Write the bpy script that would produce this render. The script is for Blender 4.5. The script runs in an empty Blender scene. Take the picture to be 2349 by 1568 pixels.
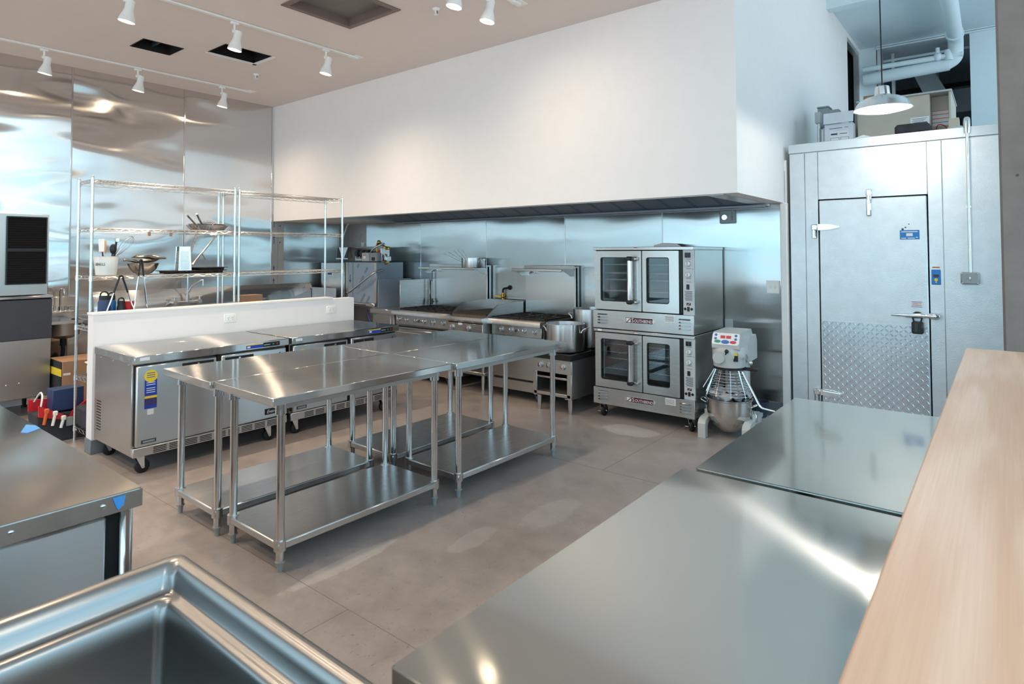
import bpy, bmesh, math, random
from mathutils import Vector as V, Matrix
random.seed(7)
SC = bpy.context.scene
COL = SC.collection
PI = math.pi
ORG = {}

# ---------------------------------------------------------------- shape builder
class B:
    def __init__(s):
        s.v = []; s.f = []; s.mi = []; s.m = 0
    def add(s, vs, fs):
        o = len(s.v)
        s.v += [tuple(p) for p in vs]
        for f in fs:
            s.f.append([i + o for i in f]); s.mi.append(s.m)
        return s
    def join(s, b, M=None):
        vs = [tuple(M @ V(p)) for p in b.v] if M else b.v
        o = len(s.v); s.v += vs
        s.f += [[i + o for i in f] for f in b.f]; s.mi += b.mi if any(b.mi) else [s.m]*len(b.f)
        return s
    def xf(s, M):
        s.v = [tuple(M @ V(p)) for p in s.v]; return s
    def box(s, x0, x1, y0, y1, z0, z1, b=0):
        if x0 > x1: x0, x1 = x1, x0
        if y0 > y1: y0, y1 = y1, y0
        if z0 > z1: z0, z1 = z1, z0
        lo = (x0, y0, z0); hi = (x1, y1, z1)
        b = min(b, (x1-x0)*.45, (y1-y0)*.45, (z1-z0)*.45)
        if b <= 1e-6:
            vs = [(x, y, z) for x in (x0, x1) for y in (y0, y1) for z in (z0, z1)]
            return s.add(vs, [(0,1,3,2),(4,6,7,5),(0,4,5,1),(2,3,7,6),(0,2,6,4),(1,5,7,3)])
        vs = []; ix = {}
        for c in range(8):
            sg = ((c >> 2) & 1, (c >> 1) & 1, c & 1)
            for a in range(3):
                p = []
                for k in range(3):
                    e = hi[k] if sg[k] else lo[k]
                    p.append(e if k == a else (e - b if sg[k] else e + b))
                ix[c, a] = len(vs); vs.append(p)
        fs = []
        bit = (4, 2, 1)
        for a in range(3):
            k, l = [i for i in range(3) if i != a]
            for t in (0, 1):
                base = bit[a] if t else 0
                cs = [base, base | bit[k], base | bit[k] | bit[l], base | bit[l]]
                fs.append([ix[c, a] for c in cs])
            for i in (0, 1):
                for j in (0, 1):
                    c1 = (bit[k] if i else 0) | (bit[l] if j else 0); c2 = c1 | bit[a]
                    fs.append([ix[c1, k], ix[c1, l], ix[c2, l], ix[c2, k]])
        for c in range(8):
            fs.append([ix[c, 0], ix[c, 1], ix[c, 2]])
        return s.add(vs, fs)
    def cyl(s, p, q, r, r2=None, n=16, cap=True):
        return s.tube([p, q], r, n, rads=[r, r if r2 is None else r2], cap=cap)
    def tube(s, pts, r, n=8, closed=False, rads=None, cap=True):
        pts = [V(p) for p in pts]; N = len(pts)
        tans = []
        for i in range(N):
            if closed: t = (pts[(i+1) % N]-pts[i]).normalized() + (pts[i]-pts[i-1]).normalized()
            elif i == 0: t = pts[1]-pts[0]
            elif i == N-1: t = pts[-1]-pts[-2]
            else: t = (pts[i+1]-pts[i]).normalized() + (pts[i]-pts[i-1]).normalized()
            if t.length < 1e-9: t = pts[i]-pts[i-1]
            tans.append(t.normalized())
        t0 = tans[0]
        u = t0.cross(V((0, 0, 1)))
        if u.length < 1e-3: u = t0.cross(V((1, 0, 0)))
        u.normalize()
        vs = []
        for i in range(N):
            t = tans[i]
            u = (u - t*u.dot(t)).normalized(); w = t.cross(u)
            sc = 1.0
            if 0 < i < N-1 or closed:
                c = max(.5, tans[i].dot((pts[i]-pts[i-1]).normalized())); sc = 1/c
            rr = (rads[i] if rads else r)*min(sc, 1.4)
            for k in range(n):
                a = 2*PI*k/n
                vs.append(pts[i] + u*math.cos(a)*rr + w*math.sin(a)*rr)
        fs = []
        for i in range(N if closed else N-1):
            j = (i+1) % N
            for k in range(n):
                l = (k+1) % n
                fs.append((i*n+k, i*n+l, j*n+l, j*n+k))
        if cap and not closed:
            fs.append(tuple(range(n))[::-1]); fs.append(tuple(range((N-1)*n, N*n)))
        return s.add(vs, fs)
    def lathe(s, prof, c=(0, 0, 0), n=32):
        vs = []; rows = []
        for r, z in prof:
            if r < 1e-6:
                rows.append([len(vs)]); vs.append((c[0], c[1], c[2]+z))
            else:
                rows.append(list(range(len(vs), len(vs)+n)))
                for k in range(n):
                    a = 2*PI*k/n
                    vs.append((c[0]+r*math.cos(a), c[1]+r*math.sin(a), c[2]+z))
        fs = []
        for a, b in zip(rows, rows[1:]):
            if len(a) == 1 and len(b) == 1: continue
            for k in range(n):
                l = (k+1) % n
                if len(a) == 1: fs.append((a[0], b[l], b[k]))
                elif len(b) == 1: fs.append((a[k], a[l], b[0]))
                else: fs.append((a[k], a[l], b[l], b[k]))
        return s.add(vs, fs)
    def prism(s, poly, ax, a, b):
        def P(u, v, w):
            return {'x': (w, u, v), 'y': (u, w, v), 'z': (u, v, w)}[ax]
        n = len(poly)
        vs = [P(u, v, a) for u, v in poly] + [P(u, v, b) for u, v in poly]
        fs = [tuple(range(n)), tuple(range(2*n-1, n-1, -1))]
        fs += [(i, (i+1) % n, n+(i+1) % n, n+i) for i in range(n)]
        return s.add(vs, fs)
    def ring(s, outer, inner, ax, a, b):
        """plate with a hole: two loops with the same number of points, between depth a and b"""
        def P(u, v, w):
            return {'x': (w, u, v), 'y': (u, w, v), 'z': (u, v, w)}[ax]
        n = len(outer)
        vs = [P(*p, a) for p in outer]+[P(*p, a) for p in inner]+[P(*p, b) for p in outer]+[P(*p, b) for p in inner]
        fs = []
        for i in range(n):
            j = (i+1) % n
            fs += [(i, j, n+j, n+i), (2*n+i, 3*n+i, 3*n+j, 2*n+j), (i, 2*n+i, 2*n+j, j), (n+i, n+j, 3*n+j, 3*n+i)]
        return s.add(vs, fs)
    def ball(s, c, r, n=12, sq=(1, 1, 1)):
        b = B().lathe([(r*math.sin(PI*i/(n//2)), -r*math.cos(PI*i/(n//2))) for i in range(n//2+1)], n=n)
        return s.join(b, Matrix.Translation(c) @ Matrix.Diagonal((*sq, 1)))

def rrect(x0, x1, y0, y1, r, k=4):
    pts = []
    for cx, cy, a0 in ((x1-r, y0+r, -90), (x1-r, y1-r, 0), (x0+r, y1-r, 90), (x0+r, y0+r, 180)):
        for i in range(k+1):
            a = math.radians(a0+90*i/k)
            pts.append((cx+r*math.cos(a), cy+r*math.sin(a)))
    return pts
def arc(c, r, a0, a1, n=8, plane='xz'):
    o = []
    for i in range(n+1):
        a = math.radians(a0+(a1-a0)*i/n); u, w = r*math.cos(a), r*math.sin(a)
        o.append({'xz': (c[0]+u, c[1], c[2]+w), 'yz': (c[0], c[1]+u, c[2]+w), 'xy': (c[0]+u, c[1]+w, c[2])}[plane])
    return o
def fillet(pts, r, n=5):
    pts = [V(p) for p in pts]; out = [pts[0]]
    for i in range(1, len(pts)-1):
        a, b, c = pts[i-1], pts[i], pts[i+1]
        d1 = (a-b); d2 = (c-b); rr = min(r, d1.length*.49, d2.length*.49)
        p = b+d1.normalized()*rr; q = b+d2.normalized()*rr
        for k in range(n+1):
            t = k/n
            out.append(p*(1-t)**2+b*2*t*(1-t)+q*t*t)
    out.append(pts[-1]); return out

# ---------------------------------------------------------------- objects
def mesh(name, b, mats, org=(0, 0, 0), smooth=True, ang=38):
    me = bpy.data.meshes.new(name)
    o = org
    me.from_pydata([(p[0]-o[0], p[1]-o[1], p[2]-o[2]) for p in b.v], [], b.f)
    if not isinstance(mats, (list, tuple)): mats = [mats]
    for m in mats: me.materials.append(m)
    me.polygons.foreach_set('material_index', b.mi)
    bm = bmesh.new(); bm.from_mesh(me)
    bmesh.ops.recalc_face_normals(bm, faces=bm.faces)
    bm.to_mesh(me); bm.free()
    me.polygons.foreach_set('use_smooth', [smooth]*len(me.polygons))
    if smooth: me.set_sharp_from_angle(angle=math.radians(ang))
    me.update()
    return me
def tag(o, label=None, cat=None, group=None, kind=None):
    if label: o['label'] = label
    if cat: o['category'] = cat
    if group: o['group'] = group
    if kind: o['kind'] = kind
    return o
def thing(name, label, cat, loc=(0, 0, 0), group=None, rz=0):
    """an empty at the base of a thing; parts built in world coordinates are moved to it"""
    o = bpy.data.objects.new(name, None); COL.objects.link(o)
    o.empty_display_size = .05
    o.location = loc; o.rotation_euler.z = rz
    ORG[o.name] = tuple(loc) if not rz else (0, 0, 0)
    return tag(o, label, cat, group)
def part(parent, name, b, mats, label=None, smooth=True, ang=38):
    org = ORG[parent.name]
    o = bpy.data.objects.new(name, mesh(name, b, mats, org, smooth, ang)); COL.objects.link(o)
    o.parent = parent; ORG[o.name] = org
    if label: o['label'] = label
    return o
def solo(name, b, mats, label, cat, group=None, smooth=True, ang=38):
    xs, ys, zs = zip(*b.v)
    org = ((min(xs)+max(xs))/2, (min(ys)+max(ys))/2, min(zs))
    o = bpy.data.objects.new(name, mesh(name, b, mats, org, smooth, ang)); COL.objects.link(o)
    o.location = org; ORG[o.name] = org
    return tag(o, label, cat, group)
def struct(name, b, mats, parent=None, smooth=True, label=None):
    o = bpy.data.objects.new(name, mesh(name, b, mats, (0, 0, 0), smooth)); COL.objects.link(o)
    ORG[o.name] = (0, 0, 0)
    if parent: o.parent = parent
    else: o['kind'] = 'structure'
    if label: o['label'] = label
    return o
def dup(root, loc, label=None, rz=None, group=None, skip=()):
    def cp(o, par):
        c = o.copy(); COL.objects.link(c); c.parent = par; ORG[c.name] = ORG.get(o.name, (0, 0, 0))
        for ch in list(o.children):
            if ch.name.split('.')[0] in skip: continue
            cp(ch, c)
        return c
    r = cp(root, None); r.location = loc
    ORG[r.name] = tuple(loc)
    if rz is not None: r.rotation_euler.z = rz
    if label: r['label'] = label
    if group: r['group'] = group
    return r
FACE = {'-y': Matrix.Rotation(PI/2, 4, 'X'), '+x': Matrix.Rotation(PI/2, 4, 'Z') @ Matrix.Rotation(PI/2, 4, 'X'),
        '+z': Matrix.Identity(4), '-x': Matrix.Rotation(-PI/2, 4, 'Z') @ Matrix.Rotation(PI/2, 4, 'X')}
def letters(body, size, pos, face, ext=.0006, align='CENTER', sx=1.0, rot=0, shear=0):
    """lettering as a builder, so that it can be joined into a part"""
    cu = bpy.data.curves.new('txt', 'FONT'); cu.body = body; cu.size = size; cu.extrude = ext
    cu.align_x = align; cu.align_y = 'CENTER'; cu.shear = shear; cu.resolution_u = 3
    o = bpy.data.objects.new('txt', cu); COL.objects.link(o)
    dg = bpy.context.evaluated_depsgraph_get(); dg.update()
    me = bpy.data.meshes.new_from_object(o.evaluated_get(dg))
    M = Matrix.Translation(pos) @ FACE[face] @ Matrix.Rotation(rot, 4, 'Z') @ Matrix.Diagonal((sx, 1, 1, 1))
    b = B(); b.add([M @ v.co for v in me.vertices], [tuple(p.vertices) for p in me.polygons])
    bpy.data.objects.remove(o); bpy.data.curves.remove(cu); bpy.data.meshes.remove(me)
    return b

# ---------------------------------------------------------------- materials
def srgb(r, g, b):
    return tuple(((c/255)/12.92 if c/255 <= .04045 else ((c/255+.055)/1.055)**2.4) for c in (r, g, b)) + (1,)
def new_mat(name):
    m = bpy.data.materials.new(name); m.use_nodes = True
    nt = m.node_tree; p = nt.nodes['Principled BSDF']
    return m, nt, p
def N(nt, t, **kw):
    n = nt.nodes.new(t)
    for k, v in kw.items():
        if k in n.inputs: n.inputs[k].default_value = v
        else: setattr(n, k, v)
    return n
def noise(nt, scale, detail=3, vec=None, rough=.55):
    n = N(nt, 'ShaderNodeTexNoise', Scale=scale, Detail=detail, Roughness=rough)
    if vec: nt.links.new(vec, n.inputs['Vector'])
    return n
def coords(nt, scale=(1, 1, 1), kind='Object', jitter=False):
    tc = nt.nodes.new('ShaderNodeTexCoord'); mp = N(nt, 'ShaderNodeMapping', Scale=scale)
    nt.links.new(tc.outputs[kind], mp.inputs['Vector'])
    if jitter:
        oi = nt.nodes.new('ShaderNodeObjectInfo'); sc = N(nt, 'ShaderNodeVectorMath', operation='SCALE', Scale=37.0)
        cb = nt.nodes.new('ShaderNodeCombineXYZ')
        for i in range(3): nt.links.new(oi.outputs['Random'], cb.inputs[i])
        nt.links.new(cb.outputs[0], sc.inputs[0]); nt.links.new(sc.outputs[0], mp.inputs['Location'])
    return mp.outputs['Vector']
def ramp(nt, fac, stops):
    r = nt.nodes.new('ShaderNodeValToRGB'); nt.links.new(fac, r.inputs['Fac'])
    e = r.color_ramp.elements
    while len(e) < len(stops): e.new(.5)
    for i, (p, c) in enumerate(stops):
        e[i].position = p; e[i].color = c if len(c) == 4 else (*c, 1)
    return r.outputs['Color']
def bump(nt, p, h, strength, dist):
    b = N(nt, 'ShaderNodeBump', Strength=strength, Distance=dist)
    nt.links.new(h, b.inputs['Height']); nt.links.new(b.outputs[0], p.inputs['Normal']); return b
def plain(name, col, rough=.5, metal=0, spec=.5, mottle=0, grain=0):
    m, nt, p = new_mat(name)
    p.inputs['Base Color'].default_value = col; p.inputs['Roughness'].default_value = rough
    p.inputs['Metallic'].default_value = metal; p.inputs['Specular IOR Level'].default_value = spec
    n = noise(nt, 9, 4, coords(nt))
    k = mottle or .05
    nt.links.new(ramp(nt, n.outputs['Fac'], [(.3, tuple(c*(1-k) for c in col[:3])), (.7, tuple(min(1, c*(1+k)) for c in col[:3]))]), p.inputs['Base Color'])
    if grain:
        g = noise(nt, 160, 3, coords(nt)); bump(nt, p, g.outputs['Fac'], grain, .002)
    return m
def steel(name, brush='x', rough=.2, aniso=.85, col=(.60, .60, .59), wave=0, wscale=1.2, wstretch=(1, 1, 1), streak=.012, lobe2=None):
    """brushed stainless: the grain runs along the object's axis `brush`; wave = buckling of thin sheet"""
    m, nt, p = new_mat(name)
    L = nt.links.new
    p.inputs['Metallic'].default_value = 1
    p.inputs['Anisotropic'].default_value = aniso
    st = {'x': (3, 520, 520), 'y': (520, 3, 520), 'z': (520, 520, 3), 'ring': (3, 3, 520)}[brush]
    n = noise(nt, 1.0, 5, coords(nt, st, jitter=True), .6)
    rr = N(nt, 'ShaderNodeMapRange'); L(n.outputs['Fac'], rr.inputs['Value'])
    rr.inputs['From Min'].default_value = .3; rr.inputs['From Max'].default_value = .7
    rr.inputs['To Min'].default_value = rough*.98; rr.inputs['To Max'].default_value = rough*1.02
    L(rr.outputs[0], p.inputs['Roughness'])
    L(ramp(nt, n.outputs['Fac'], [(.3, tuple(c*(1-streak) for c in col)), (.7, tuple(min(1, c*(1+streak)) for c in col))]), p.inputs['Base Color'])
    g = nt.nodes.new('ShaderNodeNewGeometry')
    vt = N(nt, 'ShaderNodeVectorTransform', vector_type='VECTOR', convert_from='OBJECT', convert_to='WORLD')
    vt.inputs[0].default_value = {'x': (1, 0, .01), 'y': (0, 1, .01), 'z': (.01, .01, 1), 'ring': (.01, .01, 1)}[brush]
    cr = N(nt, 'ShaderNodeVectorMath', operation='CROSS_PRODUCT')
    L(g.outputs['Normal'], cr.inputs[0]); L(vt.outputs[0], cr.inputs[1]); L((vt if brush == 'ring' else cr).outputs[0], p.inputs['Tangent'])
    if wave:
        w = noise(nt, wscale, 2, coords(nt, wstretch, jitter=True), .45)
        bn = bump(nt, p, w.outputs['Fac'], 1.0, wave)
    if lobe2:
        # a second, wider lobe across the grain: the long streaks of brushed sheet
        p2 = nt.nodes.new('ShaderNodeBsdfAnisotropic'); mx = N(nt, 'ShaderNodeMixShader'); mx.inputs[0].default_value = lobe2[0]
        p2.inputs['Roughness'].default_value = lobe2[1]; p2.inputs['Anisotropy'].default_value = lobe2[2]
        L(p.inputs['Base Color'].links[0].from_socket, p2.inputs['Color']); L(vt.outputs[0], p2.inputs['Tangent'])
        if wave: L(bn.outputs[0], p2.inputs['Normal'])
        L(p.outputs[0], mx.inputs[1]); L(p2.outputs[0], mx.inputs[2]); L(mx.outputs[0], nt.nodes['Material Output'].inputs[0])
    return m
def emit(name, col, strength):
    m, nt, p = new_mat(name)
    p.inputs['Base Color'].default_value = col
    p.inputs['Emission Color'].default_value = col; p.inputs['Emission Strength'].default_value = strength
    return m
M = {}
M['top_y'] = steel('brushed stainless, grain along y', 'y', .09, .6, (.62, .61, .59), .0022, 2.2, lobe2=(.5, .20, .82))
M['st_x'] = steel('brushed stainless, grain along x', 'x', .27, .8, wave=.0008, wscale=3)
M['st_y'] = steel('brushed stainless, grain along y, satin', 'y', .27, .8, wave=.0008, wscale=3)
M['st_z'] = steel('brushed stainless, grain upright', 'z', .25, .8, wave=.0025, wscale=1.6)
M['door_y'] = steel('stainless door, grain across', 'y', .30, .97, (.64, .65, .65), .0015, 2.0)
M['edge'] = steel('stainless folded edge', 'y', .3, .6, (.66, .66, .65))
M['dull'] = steel('dull stainless', 'x', .38, .5, (.50, .49, .47))
M['wall_l'] = steel('stainless wall cladding', 'z', .12, .9, (.68, .67, .66), .12, .8, (1, .5, 1.2), lobe2=(.5, .22, .82))
M['wall_b'] = steel('stainless splash cladding', 'z', .17, .95, (.52, .53, .53), .035, .9, (.55, 1, 1.2), lobe2=(.4, .22, .8))
M['cab'] = steel('stainless cabinet side', 'x', .2, .6, (.46, .45, .44))
M['ctr'] = steel('satin stainless worktop', 'y', .085, .6, (.56, .57, .54), .0012, 2.0, lobe2=(.42, .21, .8))
M['ctr2'] = steel('satin stainless prep top', 'x', .12, .7, (.56, .54, .51), .0025, 1.4, lobe2=(.5, .21, .8))
M['sink'] = steel('darkened sink steel', 'y', .30, .4, (.30, .30, .295))  # colour darkened to stand in for the dark reflections inside the basin
M['leg'] = plain('polished stainless tube', (.66, .65, .64, 1), .16, 1)
M['chrome'] = plain('chrome', (.80, .81, .82, 1), .10, 1)
M['zinc'] = plain('zinc plated wire', (.72, .73, .72, 1), .22, 1)
M['alu'] = steel('spun aluminium', 'ring', .26, .93, (.78, .79, .80))
M['gal'] = plain('embossed galvanised panel', (.70, .73, .74, 1), .42, .85, grain=.5)
M['galtrim'] = plain('galvanised trim', (.66, .69, .70, 1), .36, .9, grain=.25)
M['tread'] = plain('diamond tread plate', (.66, .68, .70, 1), .26, 1)
M['film'] = plain('film covered stainless', srgb(150, 163, 178), .35, .3)
M['film2'] = plain('film covered corner sheet', srgb(168, 163, 160), .35, .3)
M['film_ink'] = plain('film print', srgb(40, 78, 118), .5)
M['white'] = plain('white wall paint', srgb(240, 236, 234), .6, mottle=.012)
M['ceil'] = plain('ceiling paint', srgb(228, 217, 212), .8, mottle=.012)
M['loft'] = plain('pale loft paint', srgb(212, 230, 237), .75, mottle=.02)
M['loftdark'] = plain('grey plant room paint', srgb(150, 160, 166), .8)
M['base'] = plain('grey cove base', srgb(112, 120, 126), .45)
M['whitemetal'] = plain('white enamel', srgb(238, 238, 236), .35)
M['plastic_w'] = plain('white plastic', srgb(238, 237, 233), .4)
M['black'] = plain('black plastic', srgb(24, 24, 26), .4)
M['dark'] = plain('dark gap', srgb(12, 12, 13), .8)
M['iron'] = plain('cast iron', srgb(34, 33, 33), .55, .3, grain=.3)
M['rubber'] = plain('black rubber', srgb(26, 26, 28), .6)
M['char'] = plain('charcoal panel', srgb(58, 60, 68), .55)
M['blue'] = plain('blue label', srgb(34, 66, 168), .45)
M['cobalt'] = plain('blue plastic', srgb(28, 120, 190), .4)
M['bluewheel'] = plain('blue wheel', srgb(30, 44, 110), .45)
M['yellow'] = plain('yellow label', srgb(240, 205, 50), .5)
M['red'] = plain('red plastic', srgb(196, 34, 44), .45)
M['maroon'] = plain('maroon badge', srgb(84, 30, 44), .4)
M['orange'] = plain('orange label', srgb(220, 100, 50), .5)
M['green'] = plain('green label', srgb(40, 160, 110), .5)
M['paper'] = plain('paper label', srgb(228, 230, 232), .6)
M['ink'] = plain('printing ink', srgb(60, 64, 70), .6)
M['brass'] = plain('brass', srgb(200, 160, 80), .25, 1)
M['copper'] = plain('copper pipe', srgb(190, 120, 80), .3, 1)
M['card'] = plain('brown cardboard', srgb(152, 118, 92), .8, mottle=.06)
M['cardw'] = plain('white cardboard', srgb(214, 220, 226), .75)
M['beige'] = plain('beige enamel', srgb(188, 180, 164), .5)
M['grey'] = plain('grey enamel', srgb(176, 180, 180), .4)
M['greyp'] = plain('grey plastic', srgb(150, 158, 160), .5)
M['mixer'] = plain('mixer enamel', srgb(196, 198, 196), .32)
M['tape'] = plain('blue masking tape', srgb(70, 150, 220), .6)
M['cloth'] = plain('dark cloth', srgb(52, 52, 58), .9, mottle=.3)
M['navy'] = plain('navy enamel', srgb(40, 60, 100), .4)
M['cable'] = plain('black cable', srgb(20, 20, 22), .5)
M['duct'] = plain('grey duct', srgb(168, 178, 184), .6)
M['wood2'] = plain('pale wooden spoon', srgb(222, 180, 140), .6)
M['bronze'] = plain('dull steel bowl', (.45, .41, .36, 1), .18, 1)
M['bulb'] = emit('lit lamp face', (1, .80, .56, 1), 22)
M['bulb_w'] = emit('lit lamp bulb', (1, .95, .88, 1), 30)
M['skew'] = plain('bright steel wire', (.85, .86, .86, 1), .5, .5)
M['rack'] = plain('oven rack wire', (.80, .82, .82, 1), .42, .6)
M['led'] = emit('red display', (1, .25, .2, 1), .6)
def glass():
    m, nt, p = new_mat('oven glass')
    out = nt.nodes['Material Output']
    tr = N(nt, 'ShaderNodeBsdfTransparent', Color=(.90, .94, .96, 1)); gl = N(nt, 'ShaderNodeBsdfGlossy', Roughness=.02)
    fr = N(nt, 'ShaderNodeFresnel', IOR=1.6); mx = nt.nodes.new('ShaderNodeMixShader')
    nt.links.new(fr.outputs[0], mx.inputs[0]); nt.links.new(tr.outputs[0], mx.inputs[1]); nt.links.new(gl.outputs[0], mx.inputs[2])
    nt.links.new(mx.outputs[0], out.inputs[0]); return m
M['glass'] = glass()
def film():
    m, nt, p = new_mat('clear plastic bag')
    out = nt.nodes['Material Output']
    tr = N(nt, 'ShaderNodeBsdfTransparent', Color=(.93, .95, .96, 1)); gl = N(nt, 'ShaderNodeBsdfPrincipled', Roughness=.15)
    gl.inputs['Base Color'].default_value = (.8, .82, .85, 1)
    mx = nt.nodes.new('ShaderNodeMixShader'); mx.inputs[0].default_value = .55
    nt.links.new(tr.outputs[0], mx.inputs[1]); nt.links.new(gl.outputs[0], mx.inputs[2])
    nt.links.new(mx.outputs[0], out.inputs[0]); return m
M['bag'] = film()
def concrete_floor():
    m, nt, p = new_mat('polished concrete floor'); L = nt.links.new
    c = coords(nt)
    a = noise(nt, .8, 6, c, .6); b = noise(nt, 5.5, 8, c, .7); d = noise(nt, 38, 4, c, .7)
    base = ramp(nt, a.outputs['Fac'], [(.3, srgb(148, 138, 133)), (.7, srgb(172, 162, 157))])
    def mix(fac, c1, c2, bt='MIX'):
        x = N(nt, 'ShaderNodeMix', data_type='RGBA', blend_type=bt)
        if isinstance(fac, float): x.inputs[0].default_value = fac
        else: L(fac, x.inputs[0])
        L(c1, x.inputs[6])
        if isinstance(c2, tuple): x.inputs[7].default_value = c2
        else: L(c2, x.inputs[7])
        return x.outputs[2]
    sp = ramp(nt, b.outputs['Fac'], [(.35, (.80, .80, .80)), (.6, (1.06, 1.06, 1.06))])
    col = mix(.7, base, sp, 'MULTIPLY')
    # dark scuffs
    sc = ramp(nt, noise(nt, 15, 9, coords(nt, (1, .35, 1)), .75).outputs['Fac'], [(.32, (1, 1, 1)), (.39, (0, 0, 0))])
    msk = ramp(nt, noise(nt, 1.3, 3, c).outputs['Fac'], [(.45, (0, 0, 0)), (.7, (.8, .8, .8))])
    mm = N(nt, 'ShaderNodeMath', operation='MULTIPLY'); L(sc, mm.inputs[0]); L(msk, mm.inputs[1])
    col = mix(mm.outputs[0], col, srgb(88, 80, 76))
    # pale worn patches with their own outline
    sep = nt.nodes.new('ShaderNodeSeparateXYZ'); L(c, sep.inputs[0])
    wob = noise(nt, 6, 5, c, .65)
    for cx, cy, rx, ry, k in ((-2.66, 5.03, .26, .16, .5), (-2.69, 1.98, .06, .34, .38), (-2.35, 2.6, .07, .2, .2), (-4.45, 3.3, .12, .12, .15), (-2.2, 3.15, .12, .25, .18)):
        def ax(o, c0, r):
            s1 = N(nt, 'ShaderNodeMath', operation='SUBTRACT'); L(sep.outputs[o], s1.inputs[0]); s1.inputs[1].default_value = c0
            s2 = N(nt, 'ShaderNodeMath', operation='DIVIDE'); L(s1.outputs[0], s2.inputs[0]); s2.inputs[1].default_value = r
            s3 = N(nt, 'ShaderNodeMath', operation='POWER'); L(s2.outputs[0], s3.inputs[0]); s3.inputs[1].default_value = 2
            return s3.outputs[0]
        ad = N(nt, 'ShaderNodeMath', operation='ADD'); L(ax(0, cx, rx), ad.inputs[0]); L(ax(1, cy, ry), ad.inputs[1])
        a2 = N(nt, 'ShaderNodeMath', operation='MULTIPLY_ADD'); L(wob.outputs['Fac'], a2.inputs[0]); a2.inputs[1].default_value = 2.2; L(ad.outputs[0], a2.inputs[2])
        f = ramp(nt, a2.outputs[0], [(.0, (k, k, k)), (.94, (k, k, k)), (1.0, (0, 0, 0))])
        dv = N(nt, 'ShaderNodeMath', operation='MULTIPLY'); L(a2.outputs[0], dv.inputs[0]); dv.inputs[1].default_value = .45
        f = ramp(nt, dv.outputs[0], [(.0, (k, k, k)), (.88, (k*.9, k*.9, k*.9)), (1.0, (0, 0, 0))])
        col = mix(f, col, srgb(208, 203, 199))
    pit = ramp(nt, noise(nt, 46, 6, coords(nt, (1, .7, 1)), .7).outputs['Fac'], [(.33, (1, 1, 1)), (.40, (0, 0, 0))])
    pm = N(nt, 'ShaderNodeMath', operation='MULTIPLY'); L(pit, pm.inputs[0]); L(ramp(nt, noise(nt, 2.1, 4, c).outputs['Fac'], [(.35, (.1, .1, .1)), (.65, (.7, .7, .7))]), pm.inputs[1])
    col = mix(pm.outputs[0], col, srgb(92, 84, 80))
    L(col, p.inputs['Base Color'])
    L(ramp(nt, b.outputs['Fac'], [(.3, (.30, .30, .30)), (.7, (.48, .48, .48))]), p.inputs['Roughness'])
    bump(nt, p, d.outputs['Fac'], .12, .002)
    return m
M['floor'] = concrete_floor()
def concrete_col():
    m, nt, p = new_mat('bare concrete'); L = nt.links.new
    c = coords(nt)
    n = noise(nt, 2.2, 7, c, .6)
    v = N(nt, 'ShaderNodeTexVoronoi', Scale=6); L(c, v.inputs['Vector'])
    holes = ramp(nt, v.outputs['Distance'], [(.035, (0, 0, 0)), (.06, (1, 1, 1))])
    base = ramp(nt, n.outputs['Fac'], [(.3, srgb(122, 111, 105)), (.7, srgb(150, 138, 131))])
    x = N(nt, 'ShaderNodeMix', data_type='RGBA', blend_type='MULTIPLY'); x.inputs[0].default_value = .6
    L(base, x.inputs[6]); L(holes, x.inputs[7]); L(x.outputs[2], p.inputs['Base Color'])
    p.inputs['Roughness'].default_value = .75
    bump(nt, p, holes, .3, .004)
    return m
M['conc'] = concrete_col()
def maple():
    m, nt, p = new_mat('maple boards'); L = nt.links.new
    c = coords(nt, (1, .1, 1))
    d = noise(nt, 3.2, 3, c); a = N(nt, 'ShaderNodeVectorMath', operation='MULTIPLY_ADD')
    L(d.outputs['Color'], a.inputs[0]); a.inputs[1].default_value = (.22, .22, .22); L(c, a.inputs[2])
    w = N(nt, 'ShaderNodeTexWave', wave_type='RINGS', rings_direction='Y', Scale=7.0, Distortion=2.2, Detail=3); w.inputs['Detail Scale'].default_value = 1.4
    L(a.outputs[0], w.inputs['Vector'])
    f = noise(nt, 1, 4, coords(nt, (220, 3, 60)))
    c1 = ramp(nt, w.outputs['Fac'], [(.1, srgb(224, 180, 150)), (.8, srgb(238, 200, 174))])
    c2 = ramp(nt, f.outputs['Fac'], [(.3, (.90, .89, .88)), (.65, (1, 1, 1))])
    x = N(nt, 'ShaderNodeMix', data_type='RGBA', blend_type='MULTIPLY'); x.inputs[0].default_value = .9
    L(c1, x.inputs[6]); L(c2, x.inputs[7]); L(x.outputs[2], p.inputs['Base Color'])
    p.inputs['Roughness'].default_value = .42
    return m
M['maple'] = maple()
M['brickgrey'] = plain('pale street facade', srgb(150, 170, 182), .9)
# ================================================================ THE SETTING
XL, YB, ZC = -8.17, 6.06, 3.71       # clad wall, splash wall, kitchen ceiling
XS, YS, ZS = -1.58, 4.76, 2.06       # hood bulkhead: side, face, underside
XR, YR = 4.6, -5.0                   # glazed walls of the shopfront
ZH = 4.57                            # ceiling beyond the cold room
ZT = 5.3

fl = struct('floor', B().box(XL-.2, XR+.2, YR-.2, 14.2, -.15, 0), M['floor'])
jb = B()
for x, y0, y1 in ((-2.335, -4.9, 1.738), (-5.05, 1.74, 6), (-2.335, 4.0, 6.0)):
    jb.box(x-.0015, x+.0015, y0, y1, -.01, .0006)
for y, x0, x1 in ((1.74, -8.1, -.2), (4.0, -8.1, -.2)):
    jb.box(x0, x1, y-.0015, y+.0015, -.01, .0006)
struct('floor_joint', jb, plain('floor joint', srgb(132, 120, 112), .6), fl)

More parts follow.
